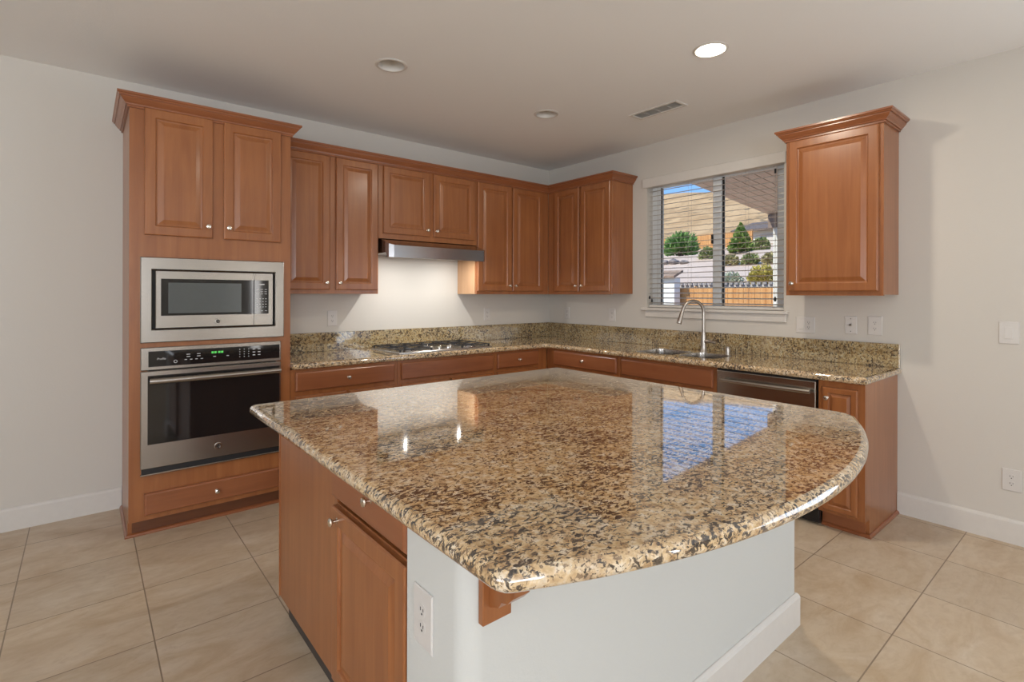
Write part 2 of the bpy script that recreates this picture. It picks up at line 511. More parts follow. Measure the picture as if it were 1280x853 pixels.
# ------------------------------------------------------------------ oven tower
X0, X1 = -3.781, -2.927
tw = thing('oven_cabinet', ((X0 + X1) / 2, -.30, 0), 'tall wooden oven cabinet with two upper doors, beside the plain left wall', 'cabinet')
c = MB()
c.box(X0, X0 + .019, -.545, -.003, 0, .10).box(X0, X0 + .019, -.61, -.003, .10, 2.43)
c.box(X1 - .019, X1, -.545, -.003, 0, .10).box(X1 - .019, X1, -.61, -.003, .10, 2.43)
c.box(X0 + .019, X1 - .019, -.61, -.003, 2.41, 2.43)
c.box(X0 + .019, X0 + .085, -.61, -.591, .10, 2.41).box(X1 - .085, X1 - .019, -.61, -.591, .10, 2.41)
c.box(X0 + .085, X1 - .085, -.61, -.591, 2.385, 2.41).box(X0 + .085, X1 - .085, -.61, -.591, 1.575, 1.735)
c.box(X0 + .085, X1 - .085, -.61, -.591, 1.060, 1.105).box(X0 + .085, X1 - .085, -.61, -.591, .245, .36)
c.box(X0 + .085, X1 - .085, -.61, -.591, .10, .135).box(-3.378, -3.318, -.61, -.591, 1.735, 2.385)
c.box(X0 + .019, X1 - .019, -.590, -.003, 1.585, 1.602).box(X0 + .019, X1 - .019, -.590, -.003, .325, .343).box(X0 + .019, X1 - .019, -.590, -.003, .10, .118)
c.box(X0 + .019, X1 - .019, -.590, -.003, 1.070, 1.088).box(X0 + .019, X1 - .019, -.010, -.003, .118, 2.41)
build('carcass', c, M_wood, tw)
T = face_a(X0, -.6102, 0)
door(T, .068, 1.705, .336, .712, tw, (.336 - .026, .068))
door(T, .461, 1.705, .330, .712, tw, (.026, .068))
drawer(T, .070, .128, .714, .124, tw)
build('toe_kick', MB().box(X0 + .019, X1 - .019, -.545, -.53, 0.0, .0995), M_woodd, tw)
build('shoe_molding', sweep([(X0 - .0005, -.02), (X0 - .0005, -.5455), (X1, -.5455)], SHOE), M_woodh, tw)
# the path runs down the left side then along the front, so the offset has to lie outside (right of travel = -x then -y)
build('crown_molding', sweep([(X0, -.003), (X0, -.610), (X1, -.610), (X1, -.40)], CROWN), M_woodh, tw)

# microwave
mw = thing('microwave', (-3.352, -.61, 1.096), 'built-in stainless microwave with black window above the wall oven', 'microwave')
F = face_a(0, -.6105, 0)
def frame_plate(mb, T, o, i, n0, n1, e=.004):
    ou0, ou1, ov0, ov1 = o; iu0, iu1, iv0, iv1 = i
    mb.loft([rect(T, ou0, ou1, ov0, ov1, n0), rect(T, ou0, ou1, ov0, ov1, n1 - e), rect(T, ou0 + e, ou1 - e, ov0 + e, ov1 - e, n1),
             rect(T, iu0 - e, iu1 + e, iv0 - e, iv1 + e, n1), rect(T, iu0, iu1, iv0, iv1, n1 - e), rect(T, iu0, iu1, iv0, iv1, n0)], False, False)
    return mb
def fbox(mb, T, u0, u1, v0, v1, n0, n1, bev=0.0, seg=1):
    a = T(u0, v0, n0); b = T(u1, v1, n1)
    return mb.box(a.x, b.x, a.y, b.y, a.z, b.z, bev, seg)
build('trim_frame', frame_plate(MB(), F, (-3.731, -2.972, 1.097, 1.580), (-3.677, -3.026, 1.170, 1.510), 0, .022), M_steel, mw)
build('housing', fbox(MB(), F, -3.674, -3.029, 1.173, 1.507, -.42, -.002), M_dark, mw)
fd = MB(); fbox(fd, F, -3.661, -3.154, 1.177, 1.504, -.001, .026, .003)
mdoor = build('door', fd, M_steel, mw)
build('black_border', fbox(MB(), F, -3.636, -3.155, 1.248, 1.459, .0262, .0276, .001), M_black, mdoor)
build('screen', fbox(MB(), F, -3.601, -3.224, 1.262, 1.437, .0278, .0286), M_screen, mdoor)
cp = MB(); fbox(cp, F, -3.1525, -3.042, 1.177, 1.504, -.001, .026, .003)
cpo = build('control_panel', cp, M_steel, mw)
build('key_field', fbox(MB(), F, -3.151, -3.067, 1.248, 1.459, .0262, .0276, .001), M_black, cpo)
def marks(name, T, rects_, n0, n1, parent):
    m_ = MB()
    for q in rects_: fbox(m_, T, q[0], q[1], q[2], q[3], n0, n1)
    return build(name, m_, M_mark, parent)
marks('number_keys', F, [(-3.138 + q * .017, -3.131 + q * .017, 1.290 + r * .017, 1.2935 + r * .017) for r in range(4) for q in range(4)], .0277, .0282, cpo)
marks('function_keys', F, [(-3.139 + q * .024, -3.125 + q * .024, 1.372 + r * .014, 1.3748 + r * .014) for r in range(3) for q in range(3)], .0277, .0282, cpo)
marks('start_keys', F, [(-3.137 + q * .024, -3.124 + q * .024, 1.266, 1.269) for q in range(3)], .0277, .0282, cpo)
marks('display', F, [(-3.125, -3.092, 1.430, 1.437)], .0277, .0282, cpo)
build('release_button', frame_plate(MB(), F, (-3.140, -3.062, 1.196, 1.232), (-3.137, -3.065, 1.199, 1.229), .0262, .0275, .0005), M_steelv, cpo)
def emblem(F, u, v, n, r, parent):
    o = F(u, v, n); a = F(u, v, n + 1) - o
    mb = MB(); mb.lathe(o, a, [(r, 0), (r, .003), (r * .93, .0045), (r * .78, .0045), (r * .74, .003), (.0001, .003)], 28)
    em = build('emblem', mb, M_chrome, parent, True, 30)
    em['label'] = 'small round chrome emblem'
    mb = MB(); mb.lathe(F(u, v, n + .0031), a, [(r * .68, 0), (r * .66, .0006), (.0001, .0006)], 24)
    build('emblem_field', mb, M_blackm, em)
    mb = MB()
    for s0, cx, cy, rr in ((0.3, -.26, .02, .27), (PI, .26, -.02, .22)):
        pts = [F(u + r * (cx + rr * math.cos(s0 + t * .31)), v + r * (cy + 1.15 * rr * math.sin(s0 + t * .31)), n + .0042) for t in range(18)]
        mb.tube(pts, r * .05, 5)
    for k in range(4):
        an = PI / 4 + k * PI / 2
        pts = [F(u + r * .55 * math.cos(an + t), v + r * .55 * math.sin(an + t), n + .0042) for t in (-.35, -.15, .05, .25)]
        mb.tube(pts, r * .045, 5)
    build('emblem_script', mb, M_chrome, em)
emblem(F, -3.352, 1.209, .0262, .0165, mdoor)

# wall oven
ov = thing('built_in_oven', (-3.348, -.61, .353), 'stainless wall oven with black glass door below the microwave', 'oven')
build('body', fbox(MB(), F, -3.690, -3.015, .385, 1.045, -.43, -.002), M_dark, ov)
p = MB(); fbox(p, F, -3.730, -2.992, .943, 1.071, 0, .026, .004)
cpan = build('control_panel', p, M_steel, ov)
build('black_glass', fbox(MB(), F, -3.694, -3.001, .962, 1.049, .0262, .0285, .001), M_black, cpan)
build('clock_digits', (lambda mb: [fbox(mb, F, u_, u_ + .012, 1.018, 1.030, .0286, .0290) for u_ in (-3.385, -3.370, -3.350, -3.335)] and mb)(MB()), M_green, cpan)
for q in range(2): marks('mode_keys', F, [(-3.512 + q * .052, -3.494 + q * .052, 1.020 - r * .013, 1.0235 - r * .013) for r in range(2)], .0286, .0290, cpan)
marks('option_keys', F, [(-3.522 + q * .027, -3.510 + q * .027, .990, .9935) for q in range(4)], .0286, .0290, cpan)
marks('number_keys', F, [(-3.235 + q * .025, -3.230 + q * .025, .985 + r * .015, .989 + r * .015) for q in range(3) for r in range(4)], .0286, .0290, cpan)
marks('start_keys', F, [(-3.160 + q * .030, -3.145 + q * .030, .990 + r * .018, .995 + r * .018) for q in range(2) for r in range(3)], .0286, .0290, cpan)
marks('clock_key', F, [(-3.375, -3.362, .997, 1.001)], .0286, .0290, cpan)
marks('timer_key', F, [(-3.305, -3.292, .997, 1.001)], .0286, .0290, cpan)
m_ = MB(); m_.lathe(F(-3.566, .985, .0286), Vector((0, -1, 0)), [(.009, 0), (.009, .0006), (.0065, .0006), (.0065, 0)], 20, False, False)
build('lock_ring', m_, M_mark, cpan)
def lettering(txt, loc, size, rot, mat, parent, name='lettering'):
    cu = bpy.data.curves.new(name, 'FONT')
    cu.body = txt; cu.size = size; cu.extrude = .0002; cu.align_x = 'CENTER'; cu.shear = .2
    cu.materials.append(mat)
    tmp_ = bpy.data.objects.new('tmp', cu)
    COL.objects.link(tmp_)
    me = bpy.data.meshes.new_from_object(tmp_.evaluated_get(bpy.context.evaluated_depsgraph_get()))
    bpy.data.objects.remove(tmp_)
    o = bpy.data.objects.new(name, me)
    COL.objects.link(o)
    off = Vector((0, 0, 0)); q = parent
    while q is not None: off += q.location; q = q.parent
    o.parent = parent
    o.location = Vector(loc) - off
    o.rotation_euler = rot
    return o
lettering('Profile', F(-3.634, 1.000, .0288), .016, (PI / 2, 0, 0), M_mark, cpan)
d = MB(); fbox(d, F, -3.730, -2.992, .392, .938, 0, .028, .004)
od = build('door', d, M_steel, ov)
build('glass', fbox(MB(), F, -3.697, -3.001, .527, .913, .0282, .0305, .001), M_black, od)
h = MB()
h.tube([F(-3.690 + .686 * t / 12, .886, .062 + .010 * math.sin(PI * t / 12)) for t in range(13)], .0170, 14)
for u_ in (-3.672, -3.018): fbox(h, F, u_ - .011, u_ + .011, .874, .898, .028, .062, .003)
build('handle', h, M_steel, od, True, 50)
emblem(F, -3.348, .459, .0282, .0215, od)
build('vent_strip', fbox(MB(), F, -3.724, -2.975, .362, .390, -.001, .012), M_blackm, ov)
build('base_trim', fbox(MB(), F, -3.730, -2.992, .353, .3615, 0, .022, .002), M_steel, ov)

# ------------------------------------------------------------------ upper cabinets
UD = -.305
def upper_a(name, x0, x1, z0, label, doors, group=None):
    t = thing(name, ((x0 + x1) / 2, -.15, z0), label, 'cabinet', group)
    mb = MB()
    mb.box(x0, x1, UD + .019, -.003, z0 + .006, 2.43).box(x0, x1, UD, UD + .0188, z0, 2.43, .001)
    build('carcass', mb, M_wood, t)
    T = face_a(0, UD - .0003, 0)
    for (u0, u1, v0, v1, kside) in doors:
        door(T, u0, v0, u1 - u0, v1 - v0, t, ((u1 - u0 - .026) if kside == 'R' else .026, .052))
    return t
upper_a('upper_cabinet', -2.925, -2.168, 1.375, 'two-door upper wooden cabinet between the oven tower and the range hood', [(-2.895, -2.560, 1.405, 2.402, 'R'), (-2.513, -2.178, 1.405, 2.402, 'L')])
upper_a('upper_cabinet', -2.167, -1.209, 1.820, 'short two-door upper wooden cabinet directly above the range hood', [(-2.128, -1.706, 1.862, 2.402, 'R'), (-1.667, -1.237, 1.862, 2.402, 'L')])
t = upper_a('upper_cabinet', -1.208, -.306, 1.375, 'two-door upper wooden cabinet right of the range hood, pale side panel', [(-1.214 + .012, -.806, 1.405, 2.402, 'R'), (-.786, -.394, 1.405, 2.402, 'L')])
sp = build('side_panel', MB().box(-1.2125, -1.2082, UD + .019, -.004, 1.376, 1.815), M_pale, t)
sp['label'] = 'pale maple cabinet side panel'
def upper_b(name, y0, y1, z0, label, doors, crown_part=False):
    t = thing(name, (-.15, (y0 + y1) / 2, z0), label, 'cabinet')
    mb = MB()
    mb.box(UD + .019, -.003, y0, y1, z0 + .006, 2.43).box(UD, UD + .0188, y0, y1, z0, 2.43, .001)
    build('carcass', mb, M_wood, t)
    T = face_b(UD - .0003, 0, 0)
    for (ya, yb, v0, v1, kside) in doors:       # ya > yb (left edge first)
        door(T, -ya, v0, ya - yb, v1 - v0, t, ((ya - yb - .026) if kside == 'R' else .026, .052))
    if crown_part:
        build('crown_molding', sweep([(-.003, y1), (UD, y1), (UD, y0), (-.003, y0)], CROWN), M_woodh, t)
    return t
upper_b('upper_cabinet', -1.136, -.306, 1.375, 'two-door upper wooden cabinet in the corner, left of the window', [(-.414, -.742, 1.405, 2.402, 'R'), (-.768, -1.124, 1.405, 2.402, 'L')])
upper_b('upper_cabinet', -3.195, -2.640, 1.372, 'single-door upper wooden cabinet hanging right of the window', [(-2.661, -3.171, 1.400, 2.402, 'L')], True)
cm = build('crown_molding', sweep([(-2.926, UD), (UD, UD), (UD, -1.136), (-.003, -1.136)], CROWN), M_woodh)
tag(cm, 'reddish wooden crown moulding along the L of corner upper cabinets', 'moulding')

# range hood
hd = thing('range_hood', (-1.69, -.25, 1.662), 'stainless under-cabinet range hood above the gas cooktop', 'range hood')
hx0, hx1, hy = -2.150, -1.226, -.485
mb = MB()
# side profile (depth from wall, z): underside is recessed behind a deeper front lip
def hp(x): return [Vector((x, y, z)) for y, z in ((-.004, 1.815), (-.306, 1.815), (hy, 1.757), (hy, 1.662), (hy + .03, 1.662), (hy + .085, 1.702), (-.004, 1.702))]
def hpc(x): return [Vector((x, y, z)) for y, z in ((-.004, 1.815), (-.306, 1.815), (hy + .028, 1.768), (hy + .028, 1.664), (hy + .05, 1.664), (hy + .085, 1.702), (-.004, 1.702))]
mb.loft([hpc(hx0), hp(hx0 + .030), hp(hx1 - .030), hpc(hx1)])
hb = build('hood_body', mb, M_steelv, hd)
fp = MB().box(hx0 + .030, hx1 - .030, hy - .0025, hy, 1.664, 1.755, .001)
build('front_panel', fp, M_steelv, hd)
build('filter_screen', MB().box(-1.98, -1.40, -.30, -.06, 1.694, 1.7015), M_steelv, hd)
for hxl in (-1.95, -1.43):
    mb = MB().lathe((hxl, -.36, 1.7015), (0, 0, -1), [(.04, 0), (.04, .004), (.034, .006), (.0001, .006)], 20)
    build('lamp_lens', mb, M_hoodlamp, hd)
    l = bpy.data.lights.new('hood_lamp', 'AREA'); l.shape = 'DISK'; l.size = .016; l.energy = 3.4; l.color = (1.0, 0.985, 0.95)
    lo = bpy.data.objects.new('hood_lamp', l); COL.objects.link(lo)
    lo.parent = hd
    lo.location = Vector((hxl, -.36, 1.693)) - hd.location

# ------------------------------------------------------------------ base cabinets
BD = -.61
def base_a(x0, x1, label, fronts, toe=True):
    t = thing('base_cabinet', ((x0 + x1) / 2, -.30, 0), label, 'cabinet')
    mb = MB().box(x0, x1, BD + .019, -.003, .10, .8735).box(x0, x1, BD, BD + .0188, .10, .8735, .001)
    build('carcass', mb, M_wood, t)
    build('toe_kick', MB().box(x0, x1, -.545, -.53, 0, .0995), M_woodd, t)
    T = face_a(0, BD - .0003, 0)
    for (kind, u0, u1, v0, v1, k) in fronts:
        if kind == 'drawer': drawer(T, u0, v0, u1 - u0, v1 - v0, t, k)
        elif kind == 'panel': drawer(T, u0, v0, u1 - u0, v1 - v0, t, False, 'false_front')
        else: door(T, u0, v0, u1 - u0, v1 - v0, t, ((u1 - u0 - .026) if k == 'R' else .026, v1 - v0 - .06))
    return t
base_a(-2.925, -2.156, 'wooden base cabinet with a drawer, between the oven tower and the cooktop', [('drawer', -2.897, -2.184, .727, .855, True), ('door', -2.897, -2.552, .125, .695, 'R'), ('door', -2.530, -2.184, .125, .695, 'L')])
base_a(-2.154, -1.232, 'wooden base cabinet with a knobless false front, under the cooktop', [('panel', -2.126, -1.254, .727, .855, False), ('door', -2.126, -1.702, .125, .695, 'R'), ('door', -1.680, -1.254, .125, .695, 'L')])
base_a(-1.230, -.612, 'wooden base cabinet with a short drawer, right of the cooktop at the corner', [('drawer', -1.208, -.728, .727, .855, True), ('door', -1.208, -.728, .125, .695, 'L')])
def base_b(y0, y1, label, fronts):
    t = thing('base_cabinet', (-.30, (y0 + y1) / 2, 0), label, 'cabinet')
    mb = MB().box(BD + .019, -.003, y0, y1, .10, .8735).box(BD, BD + .0188, y0, y1, .10, .8735, .001)
    build('carcass', mb, M_wood, t)
    T = face_b(BD - .0003, 0, 0)
    for (kind, ya, yb, v0, v1, k) in fronts:
        if kind == 'drawer': drawer(T, -ya, v0, ya - yb, v1 - v0, t, k)
        elif kind == 'panel': drawer(T, -ya, v0, ya - yb, v1 - v0, t, False, 'false_front')
        else: door(T, -ya, v0, ya - yb, v1 - v0, t, ((ya - yb - .026) if k == 'R' else .026, v1 - v0 - .06))
    return t
t = base_b(-1.470, -.6105, 'wooden base cabinet with one drawer, between the corner and the sink', [('drawer', -.719, -1.448, .727, .855, True), ('door', -.719, -1.073, .125, .695, 'R'), ('door', -1.092, -1.448, .125, .695, 'L')])
build('toe_kick', MB().box(-.545, -.53, -1.470, -.5455, 0, .0995), M_woodd, t)
# the sink base is a hollow box so that the bowls hang inside it
t = thing('base_cabinet', (-.30, -1.90, 0), 'wooden base cabinet with a knobless false front, under the sink', 'cabinet')
mb = MB().box(BD + .019, -.003, -2.316, -2.298, .10, .8735).box(BD + .019, -.003, -1.490, -1.472, .10, .8735).box(BD + .019, -.003, -2.298, -1.490, .10, .118)
mb.box(BD, BD + .0188, -2.316, -1.472, .10, .135).box(BD, BD + .0188, -2.316, -2.285, .135, .8735).box(BD, BD + .0188, -1.503, -1.472, .135, .8735).box(BD, BD + .0188, -2.285, -1.503, .70, .8735)
build('carcass', mb, M_wood, t)
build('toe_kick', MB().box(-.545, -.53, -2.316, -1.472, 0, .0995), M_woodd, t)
T = face_b(BD - .0003, 0, 0)
drawer(T, 1.500, .727, .790, .128, t, False, 'false_front')
door(T, 1.500, .125, .386, .57, t, (.36, .51)); door(T, 1.904, .125, .386, .57, t, (.026, .51))
# end cabinet
t = thing('base_cabinet', (-.30, -3.07, 0), 'narrow wooden base cabinet at the counter end, right of the dishwasher', 'cabinet')
mb = MB().box(BD + .019, -.003, -3.172, -2.952, .10, .8735).box(BD, BD + .0188, -3.191, -2.952, .10, .8735, .001)
build('carcass', mb, M_wood, t)
ep = MB().box(-.5895, -.003, -3.191, -3.1725, .10, .8735).box(-.535, -.003, -3.191, -3.1725, 0, .0998)
build('end_panel', ep, M_wood, t)
build('toe_kick', MB().box(-.545, -.53, -3.1722, -2.952, 0, .0995), M_woodh, t)
build('shoe_molding', sweep([(-.5455, -2.952), (-.5455, -3.1915), (-.003, -3.1915)], [(o, z) for o, z in SHOE]), M_woodh, t)
T = face_b(BD - .0003, 0, 0)
door(T, 2.978, .122, .180, .716, t, (.026, .655))

# dishwasher
dw = thing('dishwasher', (-.30, -2.634, 0), 'stainless dishwasher with bar handle between the sink and end cabinets', 'dishwasher')
G = face_b(0, 0, 0)
build('tub', MB().box(-.60, -.03, -2.945, -2.322, .115, .868), M_dark, dw)
dd = MB().box(-.632, -.602, -2.945, -2.322, .112, .862, .005, 2)
ddo = build('door', dd, M_steel, dw)
build('control_strip', MB().box(-.628, -.603, -2.940, -2.327, .8622, .8700), M_blackm, ddo)
h = MB().tube([(-.668 - .008 * math.sin(PI * k / 10), -2.925 + .555 * k / 10, .802) for k in range(11)], .0135, 12)
for y_ in (-2.900, -2.395): h.box(-.668, -.631, y_ - .009, y_ + .009, .792, .812, .002)
build('handle', h, M_steel, ddo, True, 50)
build('toe_panel', MB().box(-.590, -.56, -2.950, -2.318, .012, .108, .003), M_blackm, dw)

# ------------------------------------------------------------------ granite
def offset_poly(poly, d):
    """inset a CCW polygon by d (2-D, mitred)"""
    n = len(poly); out = []
    for i in range(n):
        p0, p1, p2 = Vector(poly[i - 1]), Vector(poly[i]), Vector(poly[(i + 1) % n])
        a = (p1 - p0).normalized(); b = (p2 - p1).normalized()
        na, nb = Vector((-a.y, a.x)), Vector((-b.y, b.x))
        m_ = (na + nb) / max(0.25, 1 + na.dot(nb))
        out.append((p1.x + m_.x * d, p1.y + m_.y * d))
    return out
def fillet(p0, p1, p2, r, n=8):
    p0, p1, p2 = Vector(p0), Vector(p1), Vector(p2)
    a = (p0 - p1).normalized(); b = (p2 - p1).normalized()
    ang = a.angle(b); t_ = r / math.tan(ang / 2)
    s_, e_ = p1 + a * t_, p1 + b * t_
    cdir = (a + b).normalized(); c_ = p1 + cdir * (r / math.sin(ang / 2))
    v0, v1 = s_ - c_, e_ - c_
    a0 = math.atan2(v0.y, v0.x); a1 = math.atan2(v1.y, v1.x)
    da = (a1 - a0 + PI) % (2 * PI) - PI
    return [(c_.x + r * math.cos(a0 + da * k / n), c_.y + r * math.sin(a0 + da * k / n)) for k in range(n + 1)]
def slab(poly, z0, z1, holes=(), round_=None, mask=None):
    """slab with a full bullnose edge; mask[i] false keeps that vertex square"""
    bm_ = MB()
    hh = (z1 - z0) / 2
    prof = [(hh - hh * math.cos(a) * 1.0, a) for a in ()]
    N = 7
    rings = []
    for k in range(N + 1):
        a = -PI / 2 + PI * k / N
        ins = hh * (1 - math.cos(a)) * (round_ if round_ else 1.0)
        z = (z0 + z1) / 2 + hh * math.sin(a)
        op = offset_poly(poly, ins)
        if mask: op = [q if mk else p_ for p_, q, mk in zip(poly, op, mask)]
        rings.append([Vector((x, y, z)) for x, y in op])
    if not holes:
        bm_.loft(rings)
        return bm_
    bm = bm_.bm
    R = [[bm.verts.new(p_) for p_ in r] for r in rings]
    for a, b in zip(R, R[1:]):
        for i in range(len(a)):
            j = (i + 1) % len(a)
            bm.faces.new((a[i], a[j], b[j], b[i]))
    hr = []
    for ring, z in ((R[0], z0), (R[-1], z1)):
        ed = []
        for i in range(len(ring)):
            ee = bm.edges.get((ring[i], ring[(i + 1) % len(ring)]))
            ed.append(ee)
        hs = []
        for lp in holes:
            vs = [bm.verts.new((x, y, z)) for x, y in lp]
            hs.append(vs)
            ed += [bm.edges.new((vs[i], vs[(i + 1) % len(vs)])) for i in range(len(vs))]
        bmesh.ops.triangle_fill(bm, edges=ed, use_beauty=True, use_dissolve=False, normal=(0, 0, 1))
        hr.append(hs)
    for a, b in zip(*hr):
        for i in range(len(a)):
            j = (i + 1) % len(a)
            bm.faces.new((a[i], a[j], b[j], b[i]))
    return bm_
CZ0, CZ1 = .874, .916
def rrect(x0, x1, y0, y1, r, n=6):
    c_ = [(x0, y0), (x1, y0), (x1, y1), (x0, y1)]
    out = []
    for i in range(4): out += fillet(c_[i - 1], c_[i], c_[(i + 1) % 4], r, n)
    return out
BOWL1 = rrect(-.555, -.190, -1.905, -1.560, .07)
BOWL2 = rrect(-.520, -.190, -2.235, -1.930, .07)
CE = -3.212
poly = [(-2.926, -.003), (-2.926, -.648)]
poly += fillet((-2.926, -.648), (-.648, -.648), (-.648, CE), .07, 8)
poly += fillet((-.648, -.648), (-.648, CE), (-.003, CE), .012, 3)
poly += [(-.003, CE), (-.003, -.003)]
mask = [True] * len(poly)
for i, p_ in enumerate(poly):
    if p_ in ((-2.926, -.003), (-2.926, -.648), (-.003, CE), (-.003, -.003)): mask[i] = False
# keep only the two exposed edges rounded: vertices on the wall and against the tower stay put except across the front
def counter_rings():
    mb = slab(poly, CZ0, CZ1, holes=[list(reversed(BOWL1)), list(reversed(BOWL2))], mask=None)
    return mb
ct = build('countertop', counter_rings(), M_gran, None, True, 50, True)
tag(ct, 'L-shaped speckled granite worktop along the two kitchen walls', 'countertop')
bs1 = build('backsplash', MB().box(-2.926, -.0245, -.0235, -.003, .9165, 1.066, .002), M_granb)
tag(bs1, 'granite backsplash strip behind the cooktop', 'backsplash')
bs2 = build('backsplash', MB().box(-.0235, -.003, -3.205, -.003, .9165, 1.066, .002), M_granb)
tag(bs2, 'granite backsplash strip under the window, behind the sink', 'backsplash')

# sink
sk = thing('sink', (-.37, -1.9, .72), 'double-bowl stainless steel sink below the window', 'sink')
for lp, dp, nm in ((BOWL1, .20, 'bowl'), (BOWL2, .17, 'bowl')):
    cx = sum(p_[0] for p_ in lp) / len(lp); cy = sum(p_[1] for p_ in lp) / len(lp)
    mb = MB()
    def sc(f, z): return [Vector((cx + (x - cx) * f, cy + (y - cy) * f, z)) for x, y in lp]
    mb.loft([sc(.998, .9162), sc(.990, .9162), sc(.984, .905), sc(.978, .860), sc(.95, .8738 - dp + .03), sc(.86, .8738 - dp), sc(.15, .8738 - dp - .004)], False, True)
    bo = build(nm, mb, M_steel, sk, True, 60)
    md = bo.modifiers.new('thickness', 'SOLIDIFY'); md.thickness = .0015; md.offset = -1
    build('drain', MB().lathe((cx, cy, .8738 - dp - .003), (0, 0, 1), [(.045, 0), (.045, .002), (.036, .003), (.03, .001), (.0001, .001)], 20), M_chrome, bo, True)

# faucet
fz = .9165
FX, FY = -.150, -1.945
fc = thing('faucet', (FX, FY, fz), 'brushed nickel gooseneck pull-down faucet at the sink', 'faucet')
mb = MB().lathe((FX, FY, fz), (0, 0, 1), [(.030, 0), (.030, .004), (.026, .010), (.0225, .03), (.021, .055), (.022, .085), (.0195, .118), (.0165, .150), (.0165, .158), (.0145, .160), (.0145, .166)], 24)
build('body', mb, M_nickel, fc, True, 40)
pts = [Vector((FX, FY, fz + .160)), Vector((FX, FY, fz + .25)), Vector((FX, FY, fz + .318))]
R_ = .090
DX, DY = -.86, .51
for k in range(1, 15):
    a = PI * k / 14 * .94
    pts.append(Vector((FX + DX * R_ * (1 - math.cos(a)), FY + DY * R_ * (1 - math.cos(a)), fz + .318 + R_ * math.sin(a))))
dl = (pts[-1] - pts[-2]).normalized()
pts.append(pts[-1] + dl * .02)
build('spout', MB().tube(pts, .0118, 14), M_nickel, fc, True, 60)
b0 = pts[-1]
mb = MB().lathe(b0, dl, [(.013, -.004), (.0145, 0), (.0150, .012), (.0165, .040), (.0200, .075), (.0210, .088), (.0190, .092), (.0001, .092)], 20)
build('spray_head', mb, M_nickel, fc, True, 40)
mb = MB().tube([(FX, FY - .015, fz + .087), (FX - .004, FY - .045, fz + .088), (FX - .010, FY - .060, fz + .088)], [.0175, .017, .015], 14)
mb.tube([(FX - .010, FY - .058, fz + .088), (FX - .02, FY - .085, fz + .086), (FX - .028, FY - .112, fz + .083), (FX - .030, FY - .118, fz + .082)], [.011, .0095, .012, .009], 12)
build('lever', mb, M_nickel, fc, True, 50)
ag = MB().lathe((-.118, -2.13, fz), (0, 0, 1), [(.022, 0), (.022, .003), (.0175, .005), (.0175, .048), (.014, .056), (.006, .059), (.0001, .0595)], 22)
o = tag(build('air_gap_cap', ag, M_nickel, None, True, 40), 'small nickel cylinder cap on the worktop right of the faucet', 'sink fitting')

# cooktop
ck = thing('gas_cooktop', (-1.68, -.335, .9165), 'stainless gas cooktop with black iron grates under the range hood', 'cooktop')
kx0, kx1, ky0, ky1 = -2.132, -1.238, -.598, -.085
tr = MB().loft([[Vector((x, y, z)) for x, y in rrect(kx0 + i, kx1 - i, ky0 + i, ky1 - i, .02, 4)] for i, z in ((0, .9167), (.001, .925), (.006, .928), (.022, .928), (.030, .922))])
build('tray', tr, M_steel, ck)
kc = (kx0 + kx1) / 2
for (bx, by, br) in ((kx0 + .15, -.20, .040), (kx0 + .15, -.46, .048), (kc, -.22, .058), (kx1 - .15, -.20, .040), (kx1 - .15, -.46, .048)):
    bb = build('burner', MB().lathe((bx, by, .922), (0, 0, 1), [(br * 1.25, 0), (br * 1.2, .005), (br, .007), (br * .95, .014), (br * .6, .015)], 24), M_steelv, ck, True, 40)
    build('burner_cap', MB().lathe((bx, by, .936), (0, 0, 1), [(br * .8, 0), (br * .8, .006), (br * .6, .009), (.0001, .0095)], 24), M_iron, bb, True, 40)
def bar(mb, x0, y0, x1, y1, z=.948, w_=.0042, h_=.007):
    a, b = Vector((x0, y0, z)), Vector((x1, y1, z))
    d_ = (b - a).normalized(); s_ = Vector((-d_.y, d_.x, 0)) * w_; u_ = Vector((0, 0, h_))
    mb.loft([[q - s_ - u_, q + s_ - u_, q + s_, q - s_] for q in (a, b)])
for gi, (g0, g1) in enumerate(((kx0 + .025, kx0 + .300), (kx0 + .308, kx1 - .308), (kx1 - .300, kx1 - .025))):
    mb = MB()
    ya, yb = (-.565, -.105) if gi != 1 else (-.345, -.105)
    for y_ in (ya, yb): bar(mb, g0, y_, g1, y_)
    for x_ in (g0, g1): bar(mb, x_, ya, x_, yb)
    if gi != 1: bar(mb, g0, (ya + yb) / 2, g1, (ya + yb) / 2)
    cx_ = (g0 + g1) / 2
    for cy_ in ((-.20, -.46) if gi != 1 else (-.22,)):
        for k in range(4):
            dx_, dy_ = ((1, 0), (-1, 0), (0, 1), (0, -1))[k]
            L = (g1 - g0) / 2 if dx_ else (.115 if gi != 1 else .118)
            bar(mb, cx_ + dx_ * L, cy_ + dy_ * L, cx_ + dx_ * .035, cy_ + dy_ * .035)
    for x_ in (g0, g1):
        for y_ in (ya, yb): mb.box(x_ - .006, x_ + .006, y_ - .006, y_ + .006, .924, .948)
    build('grate', mb, M_iron, ck)
for (x_, y_) in ((kc - .095, -.475), (kc - .045, -.515), (kc - .002, -.455), (kc + .050, -.500), (kc + .095, -.460)):
    mb = MB().lathe((x_, y_, .922), (0, 0, 1), [(.021, 0), (.021, .003), (.017, .005), (.0165, .022), (.014, .026), (.0001, .0265)], 20)
    mb.box(x_ - .003, x_ + .003, y_ - .014, y_ + .014, .948, .953, .001)
    k_ = build('knob', mb, M_chrome, ck, True, 40)

